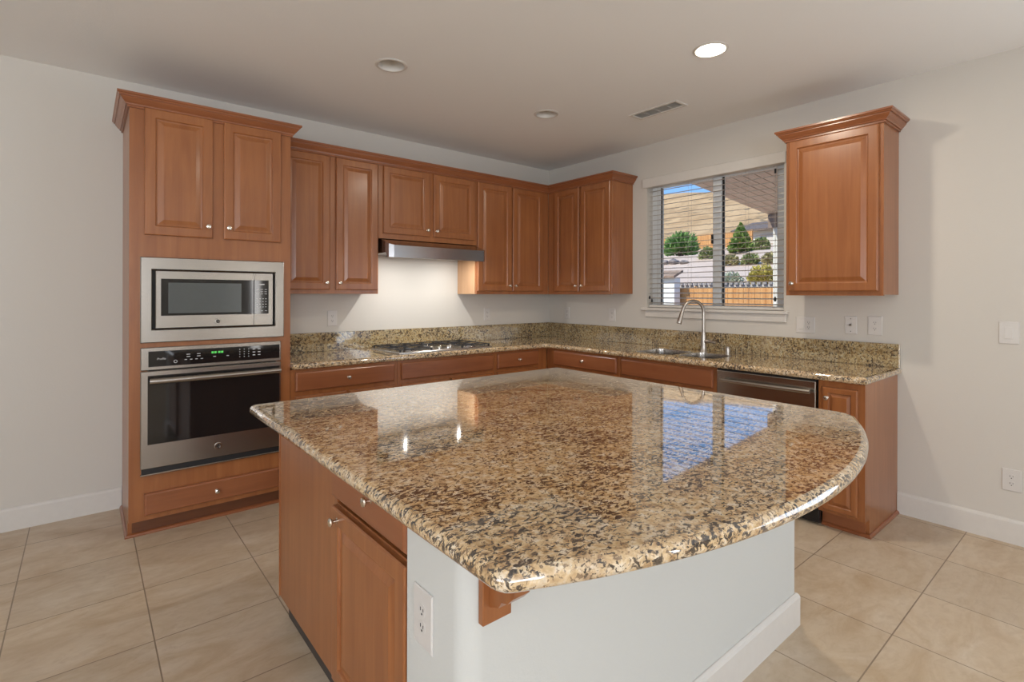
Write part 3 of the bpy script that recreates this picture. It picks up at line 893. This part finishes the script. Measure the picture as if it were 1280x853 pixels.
# ------------------------------------------------------------------ island
ix0, ix1, iyb = -3.447, -1.660, -1.812
arc = []
cx_, cy_, RR = -2.590, -1.742, 1.950
def arc_y(x): return cy_ - math.sqrt(RR * RR - (x - cx_) ** 2)
xs = [ix1 - (ix1 - ix0) * k / 40 for k in range(41)]
front = [(x, arc_y(x)) for x in xs]            # from right to left
pl = []
pl += fillet((ix0, front[-1][1]), (ix0, iyb), (ix1, iyb), .025, 5)     # back-left
pl += fillet((ix0, iyb), (ix1, iyb), (ix1, front[0][1]), .025, 5)      # back-right
pl += fillet((ix1, iyb), (ix1, front[0][1]), front[1], .10, 10)         # front-right
rest = [q for q in front if ix0 + .06 < q[0] < ix1 - .14]
pl += rest
pl += fillet(rest[-1], (ix0, front[-1][1]), (ix0, iyb), .045, 8)        # front-left
pl = list(reversed(pl))
def area2(p): return sum(p[i - 1][0] * p[i][1] - p[i][0] * p[i - 1][1] for i in range(len(p)))
if area2(pl) < 0: pl.reverse()
it = build('island_countertop', slab(pl, .874, .916), M_gran, None, True, 50, True)
tag(it, 'large granite island top with a bowed front edge, window mirrored in it', 'countertop')

isl = thing('island_cabinet', (-2.5, -2.4, 0), 'wooden island cabinet under the bowed granite top, one door and drawer on its end', 'cabinet')
ixf = -3.330
# a real gap runs between the drawer front and the door below it
mb = MB().box(ixf, -1.70, -2.992, -1.852, .10, .694).box(ixf, -1.70, -2.992, -1.852, .722, .8735)
mb.box(ixf, -1.70, -2.490, -1.852, .6941, .7219).box(ixf + .12, -1.70, -2.992, -2.4901, .6941, .7219)
build('carcass', mb, M_wood, isl)
bp_ = MB().box(ixf - .004, ixf + .05, -1.8515, -1.845, .10, .8735)
build('end_strip', bp_, M_wood, isl)
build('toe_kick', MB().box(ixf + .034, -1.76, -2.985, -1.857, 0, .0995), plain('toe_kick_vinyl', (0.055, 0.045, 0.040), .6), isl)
T = face_b(ixf - .0003, 0, 0)
door(T, 2.490, .125, .496, .563, isl, (.050, .530))
drawer(T, 2.486, .718, .500, .152, isl, False)
dr = isl.children[-1]
knob(lambda a, b, c: T(2.79, .797, c), 0, 0, .0195, dr)

hw = thing('half_wall', (-2.5, -3.1, 0), 'white textured half wall closing the front of the island', 'half wall')
hx0_, hx1_, hy0, hy1 = -3.345, -1.685, -3.250, -2.9935
lp = [(hx0_, hy1)] + fillet((hx0_, hy1), (hx0_, hy0), (hx1_, hy0), .05, 10) + fillet((hx0_, hy0), (hx1_, hy0), (hx1_, hy1), .006, 3) + [(hx1_, hy1)]
build('wall_core', MB().loft([[Vector((x, y, z)) for x, y in lp] for z in (0, .8735)]), M_half, hw, True, 40)
sw_path = [(hx0_ - .0005, hy1)] + [(x - .0004, y - .0004) for x, y in fillet((hx0_, hy1), (hx0_, hy0), (hx1_, hy0), .05, 8)] + [(hx1_ + .0005, hy0 - .0005), (hx1_ + .0005, hy1)]
build('baseboard', sweep(sw_path, BASE), M_trim, hw)
cb = MB().box(-3.312, -3.232, hy0 - .018, hy0 - .0005, .662, .8735, .002)
def cbf(u, v, d_): return Vector((d_, u, v))
cp_ = [(hy0 - .0185, .8735), (hy0 - .105, .8735), (hy0 - .105, .775), (hy0 - .098, .752), (hy0 - .080, .734), (hy0 - .060, .728), (hy0 - .050, .712), (hy0 - .0185, .700)]
cb.prism(cp_, cbf, -3.295, -3.250)
co_ = build('corbel', cb, M_wood, hw)
co_['label'] = 'small reddish wooden corbel under the granite corner'

# ------------------------------------------------------------------ wall plates
def slots(T, u, v, n, f):
    """the two blades and the ground hole of one socket, each its own piece"""
    out = []
    for u0, u1, v0, v1 in ((-.0072, -.0050, -.0015, .0065), (.0050, .0070, -.0015, .0055)):
        m_ = MB(); fbox(m_, T, u + u0, u + u1, v + v0, v + v1, n, n + .0008); out.append(m_)
    m_ = MB(); m_.lathe(T(u, v - .0085, n), T(0, 0, 1) - T(0, 0, 0), [(.0026, 0), (.0026, .0008)], 10); out.append(m_)
    for q in out: build('slot', q, M_slot, f)
def duplex(T, u, v, t):
    for dv in (.0195, -.0195):
        pts_ = []
        for k in range(16):
            a = 2 * PI * k / 16
            x_ = max(-.0135, min(.0135, .0172 * math.cos(a))); y_ = .0145 * math.sin(a)
            pts_.append((u + x_, v + dv + y_))
        m_ = MB(); m_.loft([[T(a_, b_, .0056) for a_, b_ in pts_], [T(a_, b_, .0066) for a_, b_ in pts_]])
        f = build('socket', m_, M_white, t)
        slots(T, u, v + dv, .0067, f)
def plate(name, T, u, v, w_, h_, label, cat, gang, group=None):
    c_ = T(u, v, 0)
    t = thing(name, c_, label, cat, group)
    mb = MB().loft([rect(T, u - w_ / 2, u + w_ / 2, v - h_ / 2, v + h_ / 2, .0006), rect(T, u - w_ / 2, u + w_ / 2, v - h_ / 2, v + h_ / 2, .003),
                    rect(T, u - w_ / 2 + .003, u + w_ / 2 - .003, v - h_ / 2 + .003, v + h_ / 2 - .003, .0055)])
    build('cover_plate', mb, M_white, t)
    nrm = T(0, 0, 1) - T(0, 0, 0)
    for du, kind in gang:
        if kind == 'duplex': duplex(T, u + du, v, t)
        elif kind == 'decora':
            m_ = MB(); fbox(m_, T, u + du - .0165, u + du + .0165, v - .033, v + .033, .0056, .0070, .0005)
            f = build('socket', m_, M_white, t)
            for dv in (.017, -.017): slots(T, u + du, v + dv, .0071, f)
        elif kind == 'rocker':
            m_ = MB(); m_.loft([rect(T, u + du - .018, u + du + .018, v - .0345, v + .0345, .0050), rect(T, u + du - .018, u + du + .018, v - .0345, v + .0345, .0058)])
            build('rocker_surround', m_, M_vent, t)
            m_ = MB(); m_.loft([rect(T, u + du - .0165, u + du + .0165, v - .033, v + .033, .0059),
                     [T(u + du - .0155, v - .032, .0098), T(u + du + .0155, v - .032, .0098), T(u + du + .0155, v + .032, .0065), T(u + du - .0155, v + .032, .0065)]])
            build('rocker', m_, M_white, t)
        elif kind == 'jack':
            m_ = MB(); m_.lathe(T(u + du, v, .0056), nrm, [(.009, 0), (.009, .002), (.006, .004), (.006, .0095)], 14)
            j_ = build('jack', m_, M_nickel, t)
            m_ = MB(); m_.lathe(T(u + du, v, .0152), nrm, [(.004, 0), (.004, .0008)], 10); build('jack_hole', m_, M_slot, j_)
            for dv in (-.042, .042):
                m_ = MB(); m_.lathe(T(u + du, v + dv, .0056), nrm, [(.003, 0), (.0025, .001)], 10); build('screw', m_, M_slot, t)
    return t
WA = face_a(0, 0, 0); WB = face_b(0, 0, 0); WI = face_b(-3.345, 0, 0)
plate('wall_outlet', WA, -2.423, 1.176, .078, .124, 'white wall outlet above the worktop between oven tower and cooktop', 'outlet', [(0, 'duplex')])
plate('wall_outlet', WA, -.858, 1.174, .078, .124, 'white wall outlet right of the cooktop, near the room corner', 'outlet', [(0, 'duplex')])
plate('wall_outlet', WB, .282, 1.176, .078, .124, 'white wall outlet under the corner cabinet, closest to the room corner', 'outlet', [(0, 'duplex')])
plate('wall_outlet', WB, .893, 1.176, .078, .124, 'white wall outlet just left of the window sill', 'outlet', [(0, 'duplex')])
plate('switch_and_outlet', WB, 2.647, 1.162, .125, .116, 'wide double plate with a switch and an outlet, just right of the window sill', 'outlet', [(-.023, 'rocker'), (.023, 'decora')])
plate('cable_plate', WB, 2.931, 1.174, .072, .120, 'white cable plate with one central jack, above the granite backsplash', 'wall plate', [(0, 'jack')])
plate('wall_outlet', WB, 3.069, 1.176, .080, .124, 'white wall outlet above the granite end, right of the cable plate', 'outlet', [(0, 'duplex')])
plate('light_switch', WB, 3.702, 1.167, .084, .124, 'white rocker light switch on the bare right wall', 'switch', [(0, 'rocker')])
plate('wall_outlet', WB, 3.714, .350, .080, .122, 'white wall outlet low on the right wall above the baseboard', 'outlet', [(0, 'duplex')])
plate('wall_outlet', WI, 3.078, .605, .086, .138, 'white wall outlet on the end of the island half wall', 'outlet', [(0, 'duplex')])

# ------------------------------------------------------------------ window blind
bl = thing('window_blind', (.04, (WY0 + WY1) / 2, WZ0), 'white horizontal slat blind hanging open in the window', 'blind')
by0, by1 = WY0 + .004, WY1 - .004
build('valance', MB().box(-.022, .022, -2.518, -1.257, 2.348, 2.432, .004).box(.0225, .07, by0, by1, 2.352, 2.39), M_trim, bl)
sl = MB()
zt = 2.318
nsl = 24
PITCH = (zt - 1.300) / (nsl - 1)
TILT = math.radians(8)
for k in range(nsl):
    z = zt - PITCH * k
    cs, sn = math.cos(TILT), math.sin(TILT)
    prof = []
    for s_ in (-1, -.5, 0, .5, 1):
        prof.append((s_ * .024, .0016 + .0016 * (1 - s_ * s_)))
    for s_ in (1, .5, 0, -.5, -1):
        prof.append((s_ * .024, -.0010 + .0016 * (1 - s_ * s_)))
    lp_ = [(.046 + a * cs - b * sn, z + a * sn + b * cs) for a, b in prof]
    sl.loft([[Vector((x, y_, zz)) for x, zz in lp_] for y_ in (by0 + .004, by1 - .004)])
build('slats', sl, M_slat, bl)
build('bottom_rail', MB().box(.022, .070, by0 + .004, by1 - .004, 1.259, 1.281, .004), M_trim, bl)
for y_ in (-1.395, -1.70, -2.20, -2.415):
    for x_ in (.0205, .0715):
        build('ladder_cord', MB().tube([(x_, y_, 1.270), (x_, y_, 2.35)], .0008, 5), M_cord, bl)
wd = build('tilt_wand', MB().tube([(.012, -2.430, 1.36), (.012, -2.430, 2.285)], .0022, 6), M_cord, bl)
build('wand_tip', MB().lathe((.012, -2.430, 1.325), (0, 0, 1), [(.004, 0), (.009, .008), (.009, .022), (.005, .036)], 10), M_dark, wd)
build('wand_hook', MB().box(.006, .018, -2.436, -2.424, 2.285, 2.32, .002), M_dark, wd)
for y_, z_ in ((-1.318, 1.335), (-1.342, 1.308)):
    lf = build('lift_cord', MB().tube([(.010, y_, z_ + .03), (.010, y_, 2.345)], .0012, 5), M_trim, bl)
    build('tassel', MB().lathe((.010, y_, z_), (0, 0, 1), [(.006, 0), (.0085, .004), (.006, .02), (.002, .032)], 10), M_dark, lf)

# ------------------------------------------------------------------ ceiling fittings
LBL = ['unlit recessed ceiling light nearest the oven tower', 'unlit recessed ceiling light in front of the room corner', 'lit recessed ceiling light glowing warm white near the window wall']
for (x_, y_), lb in zip(CANS, LBL):
    lit = 'unlit' not in lb
    t = thing('recessed_light', (x_, y_, H), lb, 'ceiling light')
    build('trim_ring', MB().lathe((x_, y_, H), (0, 0, -1), [(.074, -.004), (.074, .002), (.078, .006), (.090, .0055), (.095, .002), (.095, .0005)], 40, False, False), M_trim, t, True, 50)
    build('reflector', MB().lathe((x_, y_, H), (0, 0, 1), [(.0742, .001), (.070, .03), (.062, .07), (.050, .095), (.048, .10)], 40, False, False), M_trim, t, True, 60)
    if lit:
        build('lamp_lens', MB().lathe((x_, y_, H + .004), (0, 0, 1), [(.0715, .002), (.0715, .006), (.0001, .006)], 32, False, True), M_bulb, t)
        l = bpy.data.lights.new('can_lamp', 'AREA'); l.shape = 'DISK'; l.size = .13; l.energy = 15; l.color = (1.0, 0.88, 0.72)
        lo = bpy.data.objects.new('can_lamp', l); COL.objects.link(lo)
        lo.parent = t; lo.location = (0, 0, -.002)
    else:
        build('bulb', MB().lathe((x_, y_, H + .11), (0, 0, -1), [(.047, 0), (.047, .012), (.040, .026), (.02, .034), (.0001, .036)], 28, True, True), M_vent, t, True, 60)
vt = thing('ceiling_vent', ((VENT[0] + VENT[1]) / 2, (VENT[2] + VENT[3]) / 2, H), 'white rectangular louvred air vent on the ceiling', 'vent')
Tv = lambda u, v, n: Vector((u, v, H - n))
build('frame', frame_plate(MB(), Tv, VENT, (VENT[0] + .024, VENT[1] - .024, VENT[2] + .024, VENT[3] - .024), .0005, .007, .003), M_trim, vt)
lv = MB()
for k in range(7):
    x_ = VENT[0] + .030 + k * .0145
    lv.loft([[Vector((x_, y_, H - .004)), Vector((x_ + .0015, y_, H - .004)), Vector((x_ + .0125, y_, H + .012)), Vector((x_ + .011, y_, H + .012))] for y_ in (VENT[2] + .025, VENT[3] - .025)])
for y_ in (-1.985, -1.89, -1.795): lv.box(VENT[0] + .025, VENT[1] - .025, y_ - .002, y_ + .002, H - .003, H + .006)
build('louvers', lv, M_vent, vt)
build('duct', MB().box(VENT[0] + .024, VENT[1] - .024, VENT[2] + .024, VENT[3] - .024, H + .05, H + .06), M_dark, vt)

# ------------------------------------------------------------------ outside
def lerp_z(x):
    P_ = [(0, -.2), (10.55, -.2), (10.56, 1.66), (12, 1.60), (15, 2.1), (18, 2.66), (21, 3.42), (24, 3.48), (29, 4.45), (34, 5.15), (60, 15.0), (72, 15.6), (90, 15.7)]
    for (a, za), (b, zb) in zip(P_, P_[1:]):
        if a <= x <= b: return za + (zb - za) * (x - a) / (b - a)
    return P_[-1][1]
M_hill = two_tone('dry_hillside', (0.42, 0.265, 0.135), (0.56, 0.37, 0.20), 0.35, detail=8)
n_ = M_hill.node_tree; b_ = n_.nodes['Principled BSDF']
src = b_.inputs['Base Color'].links[0].from_socket
sp_ = noise(n_, texco(n_, (1, 1, 1)), 0.9, 4, 0.6)
geo = n_.nodes.new('ShaderNodeNewGeometry'); sxx = n_.nodes.new('ShaderNodeSeparateXYZ'); lk(n_, geo.outputs['Position'], sxx.inputs[0])
near_ = ramp(n_, (lambda m_: (setattr(m_, 'operation', 'MULTIPLY'), lk(n_, sxx.outputs[0], m_.inputs[0]), setattr(m_.inputs[1], 'default_value', 1 / 60), m_.outputs[0])[-1])(n_.nodes.new('ShaderNodeMath')), [(0.46, (0.66, 0.50, 0.40)), (0.54, (0.0, 0.0, 0.0))])
c_ = mix(n_, ramp(n_, sp_, [(0.60, 0.0), (0.64, 0.8)]), src, (0.20, 0.15, 0.09))
isn = ramp(n_, (lambda m_: (setattr(m_, 'operation', 'MULTIPLY'), lk(n_, sxx.outputs[0], m_.inputs[0]), setattr(m_.inputs[1], 'default_value', 1 / 60), m_.outputs[0])[-1])(n_.nodes.new('ShaderNodeMath')), [(0.46, 1.0), (0.54, 0.0)])
c_ = mix(n_, isn, c_, mix(n_, noise(n_, texco(n_), 3.0, 5), (0.50, 0.37, 0.29), (0.70, 0.55, 0.45)))
lk(n_, c_, b_.inputs['Base Color'])
g_ = MB()
xs_ = [10.56, 11.2, 12, 13.5, 15, 16.5, 18, 19.5, 21, 22.5, 24, 26.5, 29, 31.5, 34] + [34 + 2.6 * k for k in range(1, 11)] + [63, 66, 69, 72, 80, 90]
rows = []
for x in xs_:
    row = []
    for k in range(41):
        y = -25 + k * 3.2
        bumpz = 0 if x < 20 else (0.12 if x < 34 else 0.25) * math.sin(x * .9 + y * .23) * math.cos(y * .31 + x * .17)
        slope = 0 if x < 36 else (y - 32) * .10 * min(1, (x - 36) / 24)
        row.append(g_.bm.verts.new((x, y, lerp_z(x) + bumpz + slope)))
    rows.append(row)
for a, b in zip(rows, rows[1:]):
    for k in range(40): g_.bm.faces.new((a[k], a[k + 1], b[k + 1], b[k]))
hill = struct('hillside', g_, M_hill, True)
M_yard = two_tone('yard_gravel', (0.42, 0.33, 0.26), (0.55, 0.45, 0.36), 9)
struct('ground', MB().box(.16, 10.45, -14, 30, -.35, -.2), M_yard)
M_block = two_tone('block_wall', (0.52, 0.48, 0.44), (0.62, 0.57, 0.52), 5)
rw = thing('retaining_wall', (10.5, 6, -.2), 'low grey block retaining wall behind the wooden fence', 'wall')
build('block_courses', MB().box(10.46, 10.55, -14, 30, -.2, 1.66), M_block, rw)
rc = MB()
for k in range(70):
    y_ = -2 + k * .16
    rc.box(10.40, 10.46, y_, y_ + .10, 1.66, 1.74)
build('cap_blocks', rc, plain('cap_block', (0.33, 0.30, 0.29), .9), rw)
M_fence = wood('fence_wood', (0.50, 0.22, 0.07), (0.72, 0.40, 0.16), rough=.8, axis_scale=(9, 9, .6), coat=0)
def fence(name, x, y0, y1, z0, z1, bw, label):
    t = thing(name, (x, (y0 + y1) / 2, z0), label, 'fence')
    mb = MB()
    y = y0
    while y < y1:
        dz = random.uniform(-.012, .012)
        mb.box(x, x + .018, y, y + bw - .008, z0, z1 + dz)
        y += bw
    build('boards', mb, M_fence, t)
    for zz in (z0 + .3, z1 - .25): build('rail', MB().box(x + .019, x + .06, y0, y1, zz, zz + .09), M_fence, t)
    y = y0
    while y <= y1:
        build('post', MB().box(x + .061, x + .15, y, y + .09, z0, z1 + .03, .004), M_fence, t)
        y += 2.4
    return t
fence('yard_fence', 9.0, -6.0, 7.6, -.2, 1.565, .14, 'orange wooden board fence at the bottom of the window view')
fence('hillside_fence', 29.0, 11.6, 21.0, 4.15, 5.52, .15, 'distant orange wooden fence up on the slope outside')
# garden shed
sh = thing('shed', (8.7, 5.6, -.2), 'white-walled shed with brown roof beyond the window, lower left pane', 'shed')
M_shedw = paint('shed_paint', (0.82, 0.80, 0.74))
M_roofb = two_tone('roof_brown', (0.26, 0.17, 0.12), (0.38, 0.27, 0.20), 12)
build('walls', MB().box(8.62, 8.90, 4.02, 7.6, -.2, 1.83), M_shedw, sh)
rf = MB()
rf.prism([(8.50, 1.82), (8.97, 2.00), (8.97, 2.07), (8.50, 1.89)], lambda u, v, d_: Vector((u, d_, v)), 3.96, 7.8)
build('roof', rf, M_roofb, sh)
# house up the slope
ho = thing('house', (37, 12.5, 5.0), 'white distant house with a dark roof on the slope outside', 'house')
build('walls', MB().box(34, 40, 10.5, 15.0, 4.5, 6.02), M_shedw, ho)
rf = MB()
rf.prism([(33.5, 5.98), (37, 6.9), (40.5, 5.98), (40.5, 6.12), (37, 7.1), (33.5, 6.16)], lambda u, v, d_: Vector((u, d_, v)), 10.0, 15.4)
build('roof', rf, two_tone('roof_dark', (0.13, 0.10, 0.09), (0.20, 0.16, 0.14), 8), ho)
build('garage_door', MB().box(33.96, 33.999, 11.6, 13.4, 4.9, 5.75), plain('garage_paint', (0.62, 0.58, 0.54), .6), ho)
# patio cover
pc = thing('patio_cover', (2.8, -3.3, -.2), 'tan slatted patio roof on a white post outside the window', 'patio cover')
M_soff = two_tone('patio_boards', (0.66, 0.49, 0.38), (0.76, 0.59, 0.47), 4, stretch=(.4, 6, 1))
M_beam = plain('patio_beam', (0.25, 0.18, 0.145), .7)
def rz(x): return 3.252 - .0821 * x
pb = MB()
y = .04
while y > -8.5:
    pb.loft([[Vector((x, y, rz(x))), Vector((x, y - .138, rz(x))), Vector((x, y - .138, rz(x) + .03)), Vector((x, y, rz(x) + .03))] for x in (.16, 5.62)])
    y -= .150
build('boards', pb, M_soff, pc)
pd = MB().loft([[Vector((x, .06, rz(x) + .031)), Vector((x, -8.6, rz(x) + .031)), Vector((x, -8.6, rz(x) + .10)), Vector((x, .06, rz(x) + .10))] for x in (.16, 5.66)])
build('deck', pd, plain('patio_deck', (0.50, 0.42, 0.35), .8), pc)
build('beam', MB().box(5.36, 5.52, -8.4, .02, 2.56, 2.795), M_beam, pc)
for y_ in (-.14, -4.0, -7.9):
    build('post', MB().box(5.37, 5.51, y_ - .075, y_ + .075, -.2, 2.558, .006), M_shedw, pc)
# planting
def leaf_mat(name, c1, c2): return two_tone(name, c1, c2, 6, .7)
def shrub(name, c0, rx, rz_, n, ls, mat, label, cat='shrub', cone=False, spiky=False, group=None):
    t = thing(name, c0, label, cat, group)
    mb = MB()
    cx0, cy0, cz0 = c0
    for _ in range(n):
        if cone:
            h_ = random.random() ** 1.3
            r_ = rx * (1 - h_) ** .8 * random.uniform(.75, 1.05) * (1 if h_ > .08 else .8)
            a = random.uniform(0, 2 * PI)
            p_ = Vector((cx0 + r_ * math.cos(a), cy0 + r_ * math.sin(a), cz0 + .08 * rz_ + h_ * rz_ * .95))
        else:
            a = random.uniform(0, 2 * PI); ph = math.acos(random.uniform(-.55, 1)); q = random.uniform(.6, 1.0)
            lump = 1 + .18 * math.sin(3 * a + cx0) * math.sin(2 * ph + cy0)
            p_ = Vector((cx0 + rx * q * lump * math.sin(ph) * math.cos(a), cy0 + rx * q * lump * math.sin(ph) * math.sin(a), cz0 + rz_ * .42 + rz_ * .55 * q * lump * math.cos(ph)))
        d_ = (p_ - Vector((cx0, cy0, cz0 + rz_ * .2))).normalized()
        d_ = (d_ + Vector((random.gauss(0, .35), random.gauss(0, .35), random.gauss(.1, .35)))).normalized()
        s_ = d_.cross(Vector((random.gauss(0, 1), random.gauss(0, 1), random.gauss(0, 1)))).normalized()
        L = ls * random.uniform(.7, 1.35) * (1.8 if spiky else 1); w_ = L * (.16 if spiky else .36)
        a_, b2, c2_, d2 = p_ - d_ * L * .4, p_ + s_ * w_, p_ + d_ * L * .6, p_ - s_ * w_
        vs = [mb.bm.verts.new(v_) for v_ in (a_, b2, c2_, d2)]
        mb.bm.faces.new(vs)
    build('foliage', mb, mat, t)
    st = MB()
    for k in range(5):
        a = k * 1.256 + .4
        st.tube([(cx0, cy0, cz0 - .1), (cx0 + rx * .25 * math.cos(a), cy0 + rx * .25 * math.sin(a), cz0 + rz_ * .3), (cx0 + rx * .55 * math.cos(a), cy0 + rx * .55 * math.sin(a), cz0 + rz_ * .6)], [.05 * rz_, .03 * rz_, .012 * rz_], 6)
    build('stems', st, plain('bark', (0.20, 0.13, 0.09), .9), t)
    return t
G1 = leaf_mat('leaf_green', (0.10, 0.22, 0.055), (0.27, 0.42, 0.14))
G2 = leaf_mat('leaf_pine', (0.10, 0.17, 0.035), (0.26, 0.34, 0.09))
G3 = leaf_mat('leaf_olive', (0.16, 0.20, 0.06), (0.36, 0.38, 0.17))
G4 = leaf_mat('leaf_yellow', (0.36, 0.30, 0.06), (0.62, 0.50, 0.14))
G5 = leaf_mat('leaf_sage', (0.30, 0.34, 0.22), (0.50, 0.52, 0.40))
G6 = leaf_mat('leaf_dry', (0.30, 0.25, 0.11), (0.52, 0.46, 0.24))
shrub('broad_shrub', (22.0, 12.30, 3.40), .86, 1.45, 1500, .22, G1, 'bright green broad shrub seen through the left window pane', spiky=True)
shrub('conical_evergreen', (21.0, 8.34, 3.40), .62, 1.42, 1500, .17, G2, 'dark green conical evergreen seen through the right window pane', 'tree', cone=True)
shrub('olive_bush', (24.0, 8.69, 3.46), .46, 1.05, 700, .15, G3, 'olive green bush beside the white patio post, beyond the window')
shrub('low_green_bush', (20.0, 9.52, 3.05), .42, .72, 500, .14, G3, 'small rounded green bush next to the window mullion, left pane')
for k, (yy, zz, mt, lb) in enumerate(((7.28, 2.62, G6, 'dry tan low bush below the conical evergreen'), (6.42, 2.62, G3, 'low green bush on the slope, middle of the right pane'), (5.56, 2.62, G6, 'dry low bush under the olive bush, below the patio post'))):
    shrub('low_bush', (18.0, yy, zz), .36, .52, 480, .13, mt, lb)
shrub('yellow_bush', (12.5, 3.34, 1.56), .46, .78, 900, .11, G4, 'yellow-green bush just above the wooden fence, right pane')
shrub('sage_bush', (12.0, 4.12, 1.58), .34, .52, 600, .09, G5, 'grey-green sage bush just above the wooden fence, near the mullion')
shrub('sage_bush', (12.6, 2.42, 1.60), .26, .45, 450, .09, G5, 'grey-green sage bush beside the yellow bush, at the right frame')
M_rock = two_tone('rock', (0.16, 0.13, 0.12), (0.34, 0.29, 0.27), 6)
for k, (yy, r_, lb) in enumerate(((11.35, .22, 'leftmost dark boulder below the bright green shrub'), (10.78, .25, 'largest dark boulder below the bright green shrub'), (10.22, .19, 'small dark boulder right of the largest one below the shrub'))):
    b = bmesh.new(); bmesh.ops.create_icosphere(b, subdivisions=3, radius=r_)
    for v in b.verts:
        v.co *= 1 + .22 * math.sin(v.co.x * 11 + k * 2) * math.sin(v.co.y * 9 + 1) + .12 * math.sin(v.co.z * 17 + k)
        v.co.z *= .75
        v.co += Vector((19.0, yy, lerp_z(19.0) + r_ * .35))
    mb = MB(); mb.bm.free(); mb.bm = b
    tag(build('boulder', mb, M_rock), lb, 'rock', 'boulders on the slope')
